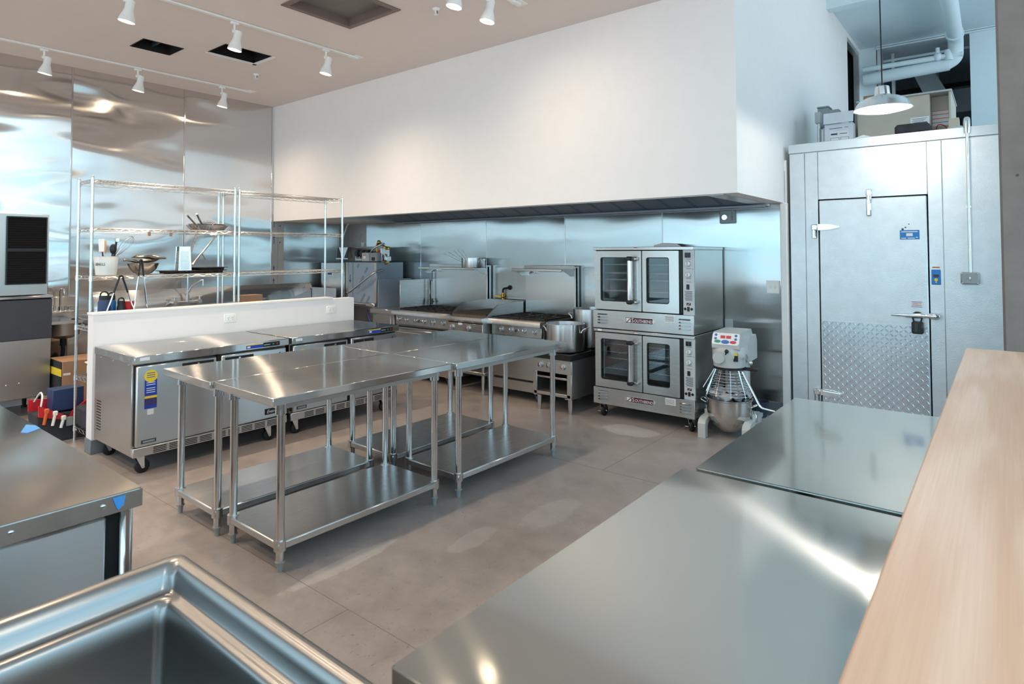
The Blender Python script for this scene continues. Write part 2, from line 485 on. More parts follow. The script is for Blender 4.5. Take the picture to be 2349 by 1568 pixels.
# kitchen ceiling with two openings for duct boots and an access hatch
holes = [(-6.88, -6.54, 2.42, 2.80), (-6.47, -6.07, 3.0, 3.52), (-4.72, -4.05, 2.83, 3.50)]
xs = sorted({XL, XS} | {h[0] for h in holes} | {h[1] for h in holes})
ys = sorted({YR, YS} | {h[2] for h in holes} | {h[3] for h in holes})
cb = B()
for x0, x1 in zip(xs, xs[1:]):
    for y0, y1 in zip(ys, ys[1:]):
        if not any(h[0] <= x0+1e-6 and x1 <= h[1]+1e-6 and h[2] <= y0+1e-6 and y1 <= h[3]+1e-6 for h in holes):
            cb.box(x0, x1, y0, y1, ZC, ZC+.05)
ceil = struct('ceiling', cb, M['ceil'])
for i, h in enumerate(holes[:2]):
    db = B()
    db.ring(rrect(h[0]-.002, h[1]+.002, h[2]-.002, h[3]+.002, .001, 1), rrect(h[0]+.006, h[1]-.006, h[2]+.006, h[3]-.006, .001, 1), 'z', ZC-.004, ZC+.55)
    db.box(h[0], h[1], h[2], h[3], ZC+.55, ZC+.56)
    t = thing('ceiling_duct', ['dark open duct hole in ceiling nearer the clad wall, with a rail inside', 'dark open duct hole in ceiling with a white folded lip'][i], 'duct opening', ((h[0]+h[1])/2, (h[2]+h[3])/2, ZC), 'open duct holes in the ceiling')
    part(t, 'duct_lining', db, M['dark'])
    if i == 0: part(t, 'rail', B().box(h[0], h[1], h[2]+.20, h[2]+.225, ZC+.05, ZC+.08), M['char'])
    else:
        part(t, 'lip', B().box(h[0]-.012, h[0]+.03, h[2]-.01, h[3]+.02, ZC-.012, ZC-.002).box(h[0]-.012, h[1]+.01, h[3]-.02, h[3]+.02, ZC-.012, ZC-.002), M['whitemetal'])
h = holes[2]
t = thing('access_hatch', 'square grey ceiling hatch standing slightly ajar above the work tables', 'hatch', ((h[0]+h[1])/2, (h[2]+h[3])/2, ZC))
part(t, 'hatch_frame', B().ring(rrect(h[0]-.02, h[1]+.02, h[2]-.02, h[3]+.02, .001, 1), rrect(h[0]+.03, h[1]-.03, h[2]+.03, h[3]-.03, .001, 1), 'z', ZC-.01, ZC+.2), plain('hatch frame', srgb(120, 104, 98), .5))
part(t, 'hatch_panel', B().box(h[0]+.02, h[1]-.02, h[2]+.02, h[3]-.02, ZC+.06, ZC+.08), plain('hatch panel', srgb(118, 114, 110), .6))

# clad wall with its sheets, seam strips
wl = struct('wall_left', B().box(XL-.2, XL-.012, YR-.2, YB+.2, 0, ZT), M['white'])
seams = [YR, -3.8, -2.58, -1.36, -.14, 1.08, 2.30, 3.52, 4.73]
for y0, y1 in zip(seams, seams[1:]):
    struct('wall_panel', B().box(XL-.012, XL, y0+.001, y1-.001, .1, ZC), M['wall_l'], wl)
sb = B()
for y in seams[1:]: sb.box(XL-.003, XL+.006, y-.008, y+.008, .1, ZC, .002)
struct('seam_strip', sb, M['leg'], wl)
struct('wall_panel', B().box(XL-.012, XL, 4.92, 5.88, .1, ZS+.2), M['wall_b'], wl)
fb = B().box(XL-.012, XL+.003, 4.735, 4.925, .1, ZS+.1).box(XL-.012, XL+.004, 5.88, YB, .1, ZS+.2)
fb.m = 1
for z in (.95, 1.12, 1.30, 1.74, 1.98):
    fb.box(XL+.003, XL+.004, 4.765, 4.775, z, z+.10); fb.prism([(4.755, z+.09), (4.785, z+.09), (4.77, z+.13)], 'x', XL+.003, XL+.004)
    fb.box(XL+.003, XL+.004, 4.855, 4.87, z+.01, z+.03)
fb.box(XL+.003, XL+.004, 4.83, 4.832, .9, 2.05)
struct('corner_sheet', fb, [M['film2'], M['film_ink']], wl)

# splash wall behind the cooking line
wb = struct('wall_back', B().box(XL, XS+.02, YB+.012, YB+.16, 0, ZS+.4), M['white'])
bs = [-7.72, -6.50, -5.26, -4.03, -2.80, XS+.005]
for x0, x1 in zip(bs, bs[1:]):
    struct('wall_panel', B().box(x0+.001, x1-.001, YB, YB+.012, .21, ZS+.3), M['wall_b'], wb)
sb = B()
for x in bs[1:-1]: sb.box(x-.006, x+.006, YB-.004, YB+.004, .21, ZS+.3, .0015)
struct('seam_strip', sb, M['leg'], wb)
fb = B().box(XL, -7.722, YB, YB+.012, .21, ZS+.3); fb.m = 1
for z in (1.62, 1.86):
    for d in (0, .018): fb.join(B().box(-.055, .055, YB-.001, YB, -.0015, .0015).xf(Matrix.Translation((-7.87+d, 0, z-d*.6)) @ Matrix.Rotation(-.95, 4, 'Y')))
struct('corner_sheet', fb, [M['film2'], M['film_ink']], wb)
struct('baseboard_back', B().box(XL, XS, YB-.012, YB+.01, 0, .205, .004), M['base'])
struct('trim_1', B().box(XS-.03, XS+.03, YB-.045, YB+.02, 0, ZS, .006), M['white'])
# hood bulkhead
hb = B()
hb.box(XL, XS, YS, YS+.05, ZS, ZC+.05)
struct('wall_hood', hb, M['white'])
# side wall above the cold room with one opening
sw = B()
sw.box(XS-.05, XS, YS+.05, YB+.16, ZS, ZT).box(XS-.05, XS, YB+.16, 9.25, 0, ZT).box(XS-.05, XS, 10.1, 14, 0, ZT)
sw.box(XS-.05, XS, 9.25, 10.1, 4.5, ZT).box(XS-.05, XS, 9.25, 10.1, 0, 2.7)
sw.box(XS-.05, XS, YR, YS+.05, ZC, ZT)
struct('wall_side', sw, M['white'])
# lining of the opening, metal stud in it
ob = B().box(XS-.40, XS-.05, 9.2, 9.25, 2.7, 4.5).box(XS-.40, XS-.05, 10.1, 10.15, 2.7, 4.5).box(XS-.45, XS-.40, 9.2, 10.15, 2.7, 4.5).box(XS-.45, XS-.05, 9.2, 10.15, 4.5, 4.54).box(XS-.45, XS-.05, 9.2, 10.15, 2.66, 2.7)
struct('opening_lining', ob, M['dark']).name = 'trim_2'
struct('trim_3', B().box(XS-.06, XS+.006, 10.04, 10.11, 2.7, 4.5).box(XS-.06, XS+.004, 9.25, 10.1, 4.44, 4.5), M['galtrim'])
# underside of the bulkhead: drywall rim, then the hood tray
ub = B()
ub.box(XL, -6.95, YS+.05, YB, ZS, ZS+.03)
ub.box(XS-.12, XS-.05, YS+.05, YB, ZS, ZS+.03)
struct('soffit', ub, M['white']).name = 'trim_4'
# loft
struct('ceiling_high', B().box(XS, XR, YR, 8.0, ZT-.05, ZT), M['loft'])
struct('ceiling_loft', B().box(XS, XR, 8.15, 14, ZH, ZH+.05), M['loft'])
struct('trim_5', B().box(XS, XR, 8.0, 8.15, 4.49, ZT), M['loft'])
struct('wall_end', B().box(XS, -1.36, 10.2, 10.32, 0, ZH).box(-.285, XR, 10.2, 10.32, 0, ZH), M['loft'])
struct('trim_6', B().box(-1.36, XR, 10.16, 10.2, ZH-.05, ZH-.028).box(-1.36, XR, 10.16, 10.2, ZH-.02, ZH-.002), M['loft'])
struct('trim_7', B().box(-1.37, -1.30, 10.2, 10.34, 2.5, ZH-.05).box(-1.22, -1.18, 10.5, 10.6, 2.5, ZH-.05), M['galtrim'])
struct('wall_plant', B().box(-2.6, XR, 13.9, 14, 0, ZH), M['loftdark'])
struct('column', B().box(-.004, .6, 4.40, 5.0, 0, ZT, .012), M['conc'])
# glazed walls
def glazed(name, wname, axis, pos, a0, a1, sill, head, step, blind):
    """wall with a band of windows; axis x: wall across x at pos"""
    b = B(); f = B()
    def bx(bb, u0, u1, z0, z1, d0, d1):
        if axis == 'x': bb.box(pos+d0, pos+d1, u0, u1, z0, z1)
        else: bb.box(u0, u1, pos+d0, pos+d1, z0, z1)
    lo, hi = blind
    bx(b, lo, hi, 0, sill, 0, .15); bx(b, lo, hi, head, ZT, 0, .15)
    bx(b, lo, a0, sill, head, 0, .15); bx(b, a1, hi, sill, head, 0, .15)
    struct(name, b, M['white'])
    n = round((a1-a0)/step)
    for i in range(n+1):
        u = a0+(a1-a0)*i/n; bx(f, u-.035, u+.035, sill, head, .02, .12)
    for z in (sill+.03, 2.77, head-.03): bx(f, a0, a1, z-.035, z+.035, .02, .12)
    w = struct(wname, f, M['char'])
glazed('wall_right', 'window_1', 'x', XR, -4.6, 9.6, .55, 4.9, 1.6, (YR-.2, 14))
glazed('wall_rear', 'window_2', 'y', YR-.15, -7.7, 4.3, .3, 3.66, 1.6, (XL-.2, XR))

# pony wall behind the refrigerators
pw = struct('wall_partition', B().box(-5.84, -5.72, 1.78, 4.32, .10, 1.105).box(-5.85, -5.712, 1.775, 4.04, 1.105, 1.125, .003), M['white'])
struct('baseboard_partition', B().box(-5.85, -5.712, 1.772, 4.325, 0, .115, .004), M['base'])

# hood hung in the bulkhead
t = thing('exhaust_hood', 'long film-covered exhaust hood hung under the white bulkhead over the cooking line', 'exhaust hood', (-4.3, 5.4, ZS))
x0, x1 = -6.94, XS-.125
part(t, 'canopy_shell', B().box(x0, x1, YS+.052, YS+.09, ZS-.004, ZS+.5).box(x0, x1, YB-.03, YB-.004, ZS-.02, ZS+.5).box(x0, x0+.03, YS+.09, YB-.03, ZS-.004, ZS+.5).box(x1-.03, x1, YS+.09, YB-.03, ZS-.004, ZS+.5).box(x0, x1, YS+.05, YB-.004, ZS+.5, ZS+.52), M['galtrim'])
fb = B(); fb.prism([(YS+.62, ZS+.28), (YB-.09, ZS-.015), (YB-.03, ZS-.015), (YB-.03, ZS+.28)], 'x', x0+.03, x1-.15)
fb.m = 1
k = 0
x = x0+.3
while x < x1-.4:
    # slanting print on the film
    for d in (0, .022):
        ya, za = YS+.70, ZS+.28-.295*.08/(YB-.09-YS-.62); yb, zb = YB-.12, ZS+.002
        fb.add([(x+d, ya, za-.004), (x+d+.006, ya, za-.004), (x+d+.20, yb, zb-.004), (x+d+.194, yb, zb-.004)], [(0, 1, 2, 3)])
    x += .27
part(t, 'filter_bank', fb, [M['film'], M['film_ink']])
part(t, 'grease_trough', B().box(x0+.03, x1-.03, YB-.12, YB-.035, ZS-.03, ZS-.012, .004), M['film'])
part(t, 'end_flange', B().box(x1-.15, x1-.03, YS+.09, YB-.03, ZS-.004, ZS+.012), M['galtrim'])

# ---------------------------------------------------------------- lights
def spot(name, loc, aim, power, size, col, rad=.05, blend=1.0):
    l = bpy.data.lights.new(name, 'SPOT'); l.energy = power; l.color = col; l.spot_size = math.radians(size); l.spot_blend = blend; l.shadow_soft_size = rad
    o = bpy.data.objects.new(name, l); COL.objects.link(o); o.location = loc
    o.rotation_euler = (V(aim)-V(loc)).to_track_quat('-Z', 'Y').to_euler(); return o
WARM = (1.0, .79, .58)
LAMP_W = 60
def track(name, x, y0, y1, label, plate=True):
    t = thing(name, label, 'track light rail', (x, (y0+y1)/2, ZC), 'white ceiling light tracks')
    part(t, 'rail', B().box(x-.018, x+.018, y0, y1, ZC-.02, ZC-.001, .003), M['whitemetal'])
    part(t, 'end_feed', B().box(x-.021, x+.021, y1-.10, y1+.01, ZC-.024, ZC-.001, .004).box(x-.05, x+.05, y1-.05, y1+.06, ZC-.006, ZC-.0005), M['whitemetal'])
    return t
track('light_track', -7.60, -3.9, 4.09, 'white light track closest to the stainless clad wall')
track('light_track', -5.38, -3.9, 4.08, 'white light track passing beside the two open duct holes')
track('light_track', -3.15, -3.9, 4.05, 'white light track passing beside the square ceiling hatch')
def head_proto():
    t = thing('track_spotlight', '', 'spotlight', (0, 0, 0), 'lit track spotlights')
    # local: origin at the track, lamp hangs below and leans slightly
    part(t, 'adapter', B().box(-.017, .017, -.035, .035, -.022, 0, .004), M['whitemetal'])
    part(t, 'stem', B().cyl((0, 0, -.02), (0, 0, -.075), .009, n=10).box(-.012, .012, -.02, .035, -.10, -.07, .004), M['whitemetal'])
    sh = B().lathe([(0, 0), (.03, 0), (.033, -.012), (.033, -.075), (.04, -.10), (.055, -.14), (.062, -.175), (.059, -.175), (.05, -.145), (.035, -.10), (.03, -.07), (0, -.07)], n=24)
    Mx = Matrix.Translation((0, .035, -.075)) @ Matrix.Rotation(math.radians(-7), 4, 'X') @ Matrix.Rotation(math.radians(9), 4, 'Y')
    part(t, 'lamp_shade', sh.xf(Mx), M['whitemetal'])
    part(t, 'bulb', B().lathe([(.0, -.165), (.03, -.163), (.054, -.155), (.05, -.145), (.03, -.12), (0, -.12)], n=24).xf(Mx), M['bulb'])
    return t
hp = head_proto()
HEADS = [(-7.60, 1.89, 'spotlight on the track by the clad wall, first lit one seen'), (-7.60, 2.76, 'middle spotlight on the track by the clad wall'), (-7.60, 3.72, 'spotlight on the track by the clad wall, last before the track end'),
         (-5.38, 1.86, 'spotlight on the middle track over the shelving, cut close to the top edge'), (-5.38, 2.74, 'spotlight on the middle track hanging in front of a duct hole'), (-5.38, 3.70, 'spotlight on the middle track, last before the track end by the bulkhead'),
         (-3.15, 3.28, 'bright spotlight beside the ceiling hatch, cut by the top edge'), (-3.15, 3.66, 'spotlight at the end of the track beside the hatch')]
for x, y in ((-7.6, .9), (-7.6, -.1), (-7.6, -1.1), (-5.38, .9), (-5.38, -.1), (-5.38, -1.1), (-3.15, 1.9), (-3.15, .9), (-3.15, -.1), (-3.15, -1.1)):
    HEADS.append((x, y, None))
for i, (x, y, lb) in enumerate(HEADS):
    loc = (x, y, ZC-.02)
    lab = lb or 'track spotlight out of the picture behind the camera'
    if i == 0: hp.location = loc; hp['label'] = lab
    else: dup(hp, loc, lab)
    aim = (x+.1, y+.2, ZC-2)
    w = LAMP_W
    if x == -3.15 and y > 3: aim = (x+.2, y+.8, ZC-1.5); w = LAMP_W*.36
    s = spot('spot_beam', (x-.025, y+.055, ZC-.285), aim, w, 150, WARM, .045)
# pendant over the bar end
px, py, pz = -.655, 5.12, 2.63
PEND = t = thing('pendant_lamp', 'brushed metal dome pendant lamp, lit, hanging before the cold room top', 'pendant lamp', (px, py, pz))
part(t, 'lamp_shade', B().lathe([(.024, .165), (.042, .165), (.046, .16), (.05, .105), (.064, .092), (.11, .082), (.145, .064), (.168, .038), (.178, .012), (.19, 0), (.186, -.002), (.172, .012), (.162, .035), (.14, .058), (.105, .075), (.055, .083), (.02, .085)], (px, py, pz), 48), [M['alu']])
part(t, 'reflector', B().lathe([(.181, .002), (.170, .011), (.160, .034), (.138, .056), (.103, .072), (.055, .080), (0, .081)], (px, py, pz), 48), M['whitemetal'])
part(t, 'bulb', B().ball((px, py, pz+.035), .03, 16), M['bulb_w'])
part(t, 'cord', B().tube([(px, py, pz+.165), (px-.004, py, 3.4), (px-.006, py, ZT-.05)], .0045, 8), M['cable'])
l = bpy.data.lights.new('pendant_light', 'POINT'); l.energy = 18; l.color = (1, .93, .84); l.shadow_soft_size = .03
o = bpy.data.objects.new('pendant_light', l); COL.objects.link(o); o.location = (px, py, pz-.005)
def fill_pendant(x, y, lab):
    dup(PEND, (x, y, pz), lab)
    o2 = bpy.data.objects.new('pendant_light', l); COL.objects.link(o2); o2.location = (x, y, pz-.005)
fill_pendant(.42, .75, 'added pendant lamp over the bar, out of view, brightening the maple top')  # extra lamp out of view, added to brighten the maple bar top
# daylight: sky beyond the glazing, portals to guide sampling
w = bpy.data.worlds.new('daylight'); SC.world = w; w.use_nodes = True
nt = w.node_tree; bg = nt.nodes['Background']
tc = nt.nodes.new('ShaderNodeTexCoord'); sp = nt.nodes.new('ShaderNodeSeparateXYZ'); nt.links.new(tc.outputs['Generated'], sp.inputs[0])
mr = N(nt, 'ShaderNodeMapRange'); nt.links.new(sp.outputs[2], mr.inputs['Value']); mr.inputs['From Min'].default_value = -.3; mr.inputs['From Max'].default_value = .5
cr = ramp(nt, mr.outputs[0], [(.22, (.92, 1.0, 1.06)), (.32, (.48, .68, .78)), (.39, (.42, .74, .88)), (.48, (.68, .96, 1.12)), (1, (.44, .86, 1.14))])
nt.links.new(cr, bg.inputs['Color']); bg.inputs['Strength'].default_value = 2.95
def portal(name, loc, rot, sx, sy):
    l = bpy.data.lights.new(name, 'AREA'); l.shape = 'RECTANGLE'; l.size = sx; l.size_y = sy
    l.cycles.is_portal = True
    o = bpy.data.objects.new(name, l); COL.objects.link(o); o.location = loc; o.rotation_euler = rot
portal('portal_side', (XR+.16, 2.5, 2.725), (0, PI/2, 0), 4.35, 14.2)
portal('portal_rear', (-1.7, YR-.17, 1.98), (PI/2, 0, 0), 12.0, 3.36)
# camera
cam = bpy.data.cameras.new('camera'); cam.lens = 1410.67/2349*36; cam.sensor_width = 36; cam.sensor_fit = 'HORIZONTAL'
cam.shift_x = 0; cam.shift_y = -(784-538.27)/2349
cam.clip_start = .05; cam.dof.use_dof = True; cam.dof.focus_distance = 5.2; cam.dof.aperture_fstop = 5.6
co = bpy.data.objects.new('camera', cam); COL.objects.link(co); SC.camera = co
yaw, pit, rol = math.radians(-38.547), math.radians(1.697), math.radians(-.134)
f = V((math.sin(yaw)*math.cos(pit), math.cos(yaw)*math.cos(pit), math.sin(pit)))
rt = V((math.cos(yaw), -math.sin(yaw), 0)); up = rt.cross(f)
r1 = rt*math.cos(rol)+up*math.sin(rol); u1 = -rt*math.sin(rol)+up*math.cos(rol)
Mc = Matrix((r1, u1, -f)).transposed().to_4x4(); Mc.translation = (0, 0, 1.6); co.matrix_world = Mc
SC.view_settings.view_transform = 'Standard'; SC.view_settings.look = 'None'; SC.view_settings.exposure = 0; SC.view_settings.gamma = 1
SC.cycles.max_bounces = 8; SC.cycles.diffuse_bounces = 4; SC.cycles.glossy_bounces = 5; SC.cycles.transparent_max_bounces = 10
SC.cycles.sample_clamp_indirect = 6; SC.cycles.use_denoising = True; SC.cycles.caustics_reflective = True; SC.cycles.caustics_refractive = False
# ================================================================ WORK TABLES
TG = 'steel work tables pushed together in the middle'
def work_table():
    t = thing('work_table', 'near steel work table of the middle block, on the open aisle side', 'work table', (0, 0, 0), TG)
    b = B().box(-.32, .32, -.625, .625, .845, .885, .003)
    part(t, 'table_top', b, M['top_y'])
    part(t, 'under_frame', B().box(-.27, .29, -.57, .53, .815, .845), M['dull'])
    xs, ys = (-.225, .265), (-.55, .51)
    s = B().box(-.25, .29, -.575, .535, .112, .152, .006)
    part(t, 'undershelf', s, M['st_y'])
    for x in xs:
        for y in ys:
            l = part(t, 'leg', B().cyl((x, y, .05), (x, y, .83), .0205, n=20).cyl((x, y, .79), (x, y, .845), .03, .027, 20), M['leg'])
            part(l, 'collar', B().cyl((x, y, .106), (x, y, .156), .031, n=20), M['st_z'])
            part(l, 'foot', B().cyl((x, y, .045), (x, y, .052), .024, n=16).cyl((x, y, 0), (x, y, .045), .013, .017, 16), M['greyp'], 'grey plastic foot')
    return t
tb = work_table(); tb.location = (-3.135, 2.285, 0); tb.rotation_euler.z = -.018
t2 = dup(tb, (-3.085, 3.535, 0), 'far steel work table on the aisle side, with a blue sticker on its edge', -.018)
t3 = dup(tb, (-3.778, 2.280, 0), 'steel work table beside the first refrigerator, its corner farthest out', -.018)
t4 = dup(tb, (-3.728, 3.530, 0), 'steel work table between the second refrigerator and the cooking line', -.018)
sk = B().box(.3205, .3212, -.60, -.535, .852, .880); sk.m = 1
sk.box(.3213, .3216, -.594, -.575, .856, .876).box(.3213, .3216, -.572, -.553, .864, .874).box(.3213, .3216, -.548, -.541, .862, .870)
part(t2, 'maker_sticker', sk, [M['paper'], M['blue']], 'small white and blue sticker')

# ================================================================ WORKTOP REFRIGERATORS
def caster(x, y, par, top=.13, r=.05, mats=('zinc', 'rubber'), rz=0):
    b = B(); w = .012
    b.box(x-.035, x+.035, y-.03, y+.03, top-.008, top)
    b.prism([(y-.028, top-.008), (y+.028, top-.008), (y+.030, r-.012), (y+.012, r-.014)], 'x', x-.024, x-.020)
    b.prism([(y-.028, top-.008), (y+.028, top-.008), (y+.030, r-.012), (y+.012, r-.014)], 'x', x+.020, x+.024)
    b.cyl((x-.028, y+.02, r), (x+.028, y+.02, r), .007, n=8)
    c = part(par, 'caster', b, M[mats[0]])
    wb_ = B().lathe([(0, -.016), (r*.8, -.016), (r, -.010), (r, .010), (r*.8, .016), (0, .016)], n=24).xf(Matrix.Translation((x, y+.02, r)) @ Matrix.Rotation(PI/2, 4, 'Y'))
    part(c, 'wheel', wb_, M[mats[1]])
    return c
def fridge():
    # local: x 0 = front face (faces +x), back at -.79; y 0..1.225
    t = thing('worktop_refrigerator', 'stainless worktop refrigerator with yellow and blue warranty sticker, standing out first along the low wall', 'refrigerator', (0, 0, 0), 'worktop refrigerators along the low wall')
    Ln = 1.225
    part(t, 'cabinet', B().box(-.785, -.045, .004, Ln-.004, .13, .805, .004), M['cab'])
    part(t, 'worktop', B().box(-.79, .012, 0, Ln, .802, .86, .004), M['top_y'])
    sl = B()
    for r in range(11):
        for c in range(3):
            sl.box(-.73+c*.03, -.708+c*.03, .002, .0045, .22+r*.022, .226+r*.022)
    part(t, 'side_louvre', sl, M['dark'])
    part(t, 'door_gasket', B().box(-.046, -.028, .02, Ln-.02, .205, .79), M['black'])
    part(t, 'mullion', B().box(-.046, -.004, .605, .63, .20, .79), M['dark'])
    for i, (y0, y1) in enumerate(((.02, .60), (.635, 1.205))):
        d = part(t, 'door', B().box(-.030, 0, y0, y1, .20, .785, .008), M['door_y'])
        h0, h1 = (.335, .575) if i == 0 else (.665, .905)
        part(d, 'handle_recess', B().box(-.004, .0015, h0, h1, .715, .765), M['black'], 'black recessed grip')
        part(d, 'handle_lip', B().prism([(-.001, .712), (.016, .722), (.019, .742), (.014, .742), (.010, .728), (-.001, .722)], 'y', h0+.012, h1-.03).box(.0015, .004, (h0+h1)/2-.008, (h0+h1)/2+.008, .742, .757), M['chrome'])
    g = B().box(-.05, -.006, .004, Ln-.004, .13, .195, .003); g.m = 1
    for k in range(9):
        for r in range(4):
            y = .14+k*.112; g.box(-.007, -.0052, y, y+.092, .140+r*.012, .146+r*.012)
    part(t, 'kick_grille', g, [M['edge'], M['dark']])
    c = B().box(.0115, .0135, .985, 1.135, .812, .848); c.m = 1
    c.box(.0135, .0142, .99, 1.045, .826, .832); c.m = 2
    c.box(.0135, .0145, 1.105, 1.118, .824, .838); c.m = 3; c.box(.0135, .0145, 1.068, 1.082, .826, .836)
    part(t, 'control_panel', c, [M['black'], M['grey'], M['red'], M['green']], 'black temperature control panel')
    s = B().box(.0115, .0132, .835, .983, .812, .838); s.m = 1; s.box(.0115, .0132, .835, .983, .838, .846); s.m = 2
    s.box(.0132, .0136, .842, .87, .818, .832)
    s.box(.0115, .0130, .035, .10, .825, .848)
    part(t, 'maker_label', s, [M['blue'], M['yellow'], M['paper']], 'blue and yellow strip label')
    # warranty sticker
    w = B(); y = .115
    w.m = 0; w.cyl((.0004, y, .705), (.0012, y, .705), .045, n=28)
    w.m = 1; w.box(.0003, .0010, y-.042, y+.042, .47, .68)
    w.m = 0; w.box(.0010, .0014, y-.042, y+.042, .545, .562)
    w.m = 2; w.box(.0010, .0014, y-.042, y+.042, .495, .545)
    w.m = 3; w.box(.0003, .0010, y-.022, y+.022, .425, .465)
    w.m = 1
    for k, z in enumerate((.725, .71, .695)): w.box(.0012, .0015, y-.028, y+.028, z, z+.005)
    w.m = 3
    for z in (.655, .64, .615, .60, .585): w.box(.0010, .0013, y-.03, y+.03, z, z+.005)
    part(t, 'warranty_sticker', w, [M['yellow'], M['blue'], M['charp'], M['paper']], 'round yellow over blue warranty sticker')
    p = B().box(0, .003, .055, .155, .222, .248); p.m = 1
    p.box(.003, .0036, .065, .145, .228, .242)
    part(t, 'data_plate', p, [M['char'], M['greyp']], 'dark data plate')
    p = B().box(0, .004, 1.01, 1.155, .235, .285, .002); p.m = 1
    p.join(letters('Everest', .040, (.0045, 1.083, .259), '+x', sx=.95, shear=.25))
    part(t, 'brand_badge', p, [M['black'], M['paper']], 'black badge with white script')
    p = B().prism([(1.115, .71), (1.175, .71), (1.145, .755)], 'x', .0003, .001); p.m = 1; p.prism([(1.13, .712), (1.16, .712), (1.145, .735)], 'x', .001, .0014)
    part(t, 'mountain_sticker', p, [M['ink'], M['cobalt']], 'small triangular blue sticker')
    sc = B()
    for (x, z) in ((-.65, .79), (-.4, .79), (-.1, .79)): sc.ball((x, .003, z), .006, 8)
    sc.box(-.05, -.03, .001, .006, .79, .815)
    part(t, 'fixings', sc, M['leg'])
    for x, y in ((-.06, .065), (-.70, .065), (-.06, 1.06), (-.70, 1.06)):
        caster(x, y, t, .132, .05)
    return t
M['charp'] = plain('dark blue label', srgb(60, 56, 110), .5)
F1 = fridge(); F1.location = (-4.905, 1.785, 0)
F2 = dup(F1, (-4.905, 3.04, 0), 'stainless worktop refrigerator standing nearer the cooking line at the end of the low wall')

# outlets
def outlet(y):
    t = thing('wall_outlet', '', 'power outlet', (-5.72, y, .99))
    b = B().box(-5.721, -5.712, y-.06, y+.06, .95, 1.03, .004)
    part(t, 'cover_plate', b, M['plastic_w'])
    r = B().box(-5.713, -5.709, y-.036, y+.036, .966, 1.014, .003); r.m = 1
    for yy in (y-.02, y+.02):
        for d in (-.007, .007): r.box(-5.7095, -5.7086, yy+d-.001, yy+d+.001, .992, 1.002)
        r.cyl((-5.7095, yy, .981), (-5.7086, yy, .981), .003, n=8)
    part(t, 'socket', r, [M['whitemetal'], M['ink']])
    return t
outlet(2.90)['label'] = 'white power outlet on low wall above the first refrigerator'
outlet(4.02)['label'] = 'white power outlet on low wall at the end over the second refrigerator'

# ================================================================ WIRE SHELVING
SHELF_Z = [.12, .554, .985, 1.412, 1.82, 2.225]
def rack():
    # local: x 0 front posts, -.33 back posts; y 0..1.25
    t = thing('wire_shelving_unit', 'chrome wire shelving unit carrying utensils, bowl, grater and pans', 'wire shelving', (0, 0, 0), 'chrome wire shelving units behind the low wall')
    Dx, Ly = -.33, 1.25
    prof = [(0, .02), (.0125, .02)]
    z = .05
    while z < 2.24:
        prof += [(.0125, z-.0016), (.0108, z-.0011), (.0108, z+.0011), (.0125, z+.0016)]; z += .0254*1.05
    prof += [(.0125, 2.25), (.009, 2.258), (0, 2.258)]
    for x in (0, Dx):
        for y in (.0125, Ly-.0125):
            p = part(t, 'post', B().lathe(prof, (x, y, 0), 12), M['zinc'])
            part(p, 'foot', B().cyl((x, y, 0), (x, y, .02), .014, .0125, 12), M['zinc'])
    def shelf():
        b = B(); r1 = .0028
        y0, y1 = .012, Ly-.012
        for x in (0, Dx):
            for dz in (0, -.028): b.tube([(x, y0, dz), (x, y1, dz)], r1, 6)
            n = 24; zz = [(x, y0+(y1-y0)*i/n, -.001 if i % 2 else -.027) for i in range(n+1)]
            b.tube(zz, .0018, 5)
        for y in (y0, y1):
            for dz in (0, -.028): b.tube([(0, y, dz), (Dx, y, dz)], r1, 6)
            n = 7; b.tube([(Dx*i/n, y, -.001 if i % 2 else -.027) for i in range(n+1)], .0018, 5)
        for i in range(1, 46):
            y = y0+(y1-y0)*i/46; b.tube([(0, y, .002), (Dx, y, .002)], .0015, 4)
        for x in (-.08, -.165, -.25): b.tube([(x, y0, -.002), (x, y1, -.002)], .0025, 5)
        for x in (0, Dx):
            for y in (.0125, Ly-.0125): b.cyl((x, y, -.038), (x, y, .004), .0165, .0148, 12)
        return b
    sh = None
    for z in SHELF_Z:
        if sh is None:
            sh = part(t, 'wire_shelf', shelf(), M['zinc'])
        else:
            c = sh.copy(); COL.objects.link(c); c.parent = t; ORG[c.name] = ORG[sh.name]
            sh2 = c
        (sh if z == SHELF_Z[0] else sh2).location.z = z
    return t
R1 = rack(); R1.location = (-5.945, 1.815, 0)
R2 = dup(R1, (-5.945, 3.085, 0), 'empty chrome wire shelving unit nearer the bulkhead corner')
tg = thing('shelf_tag', 'small tan tag clipped under the wire shelf, over the utensil pot', 'shelf tag', (-5.94, 2.27, 1.77), 'tan tags clipped to the wire shelf')
part(tg, 'tag_body', B().box(-5.944, -5.936, 2.258, 2.282, 1.76, 1.795, .002), M['card'])
dup(tg, (-5.94, 2.452, 1.77), 'small tan tag clipped under the wire shelf, over the steel bowl')

# ================================================================ THINGS ON THE SHELVES
SZ = 1.414+.004
cx, cy = -6.06, 1.975
t = thing('utensil_pot', 'white pot lettered UTENSILS on the wire shelf', 'utensil pot', (cx, cy, SZ))
part(t, 'pot_body', B().lathe([(0, 0), (.074, 0), (.078, .006), (.092, .16), (.095, .162), (.090, .162), (.075, .01), (0, .008)], (cx, cy, SZ), 40), M['plastic_w'])
lt = B()
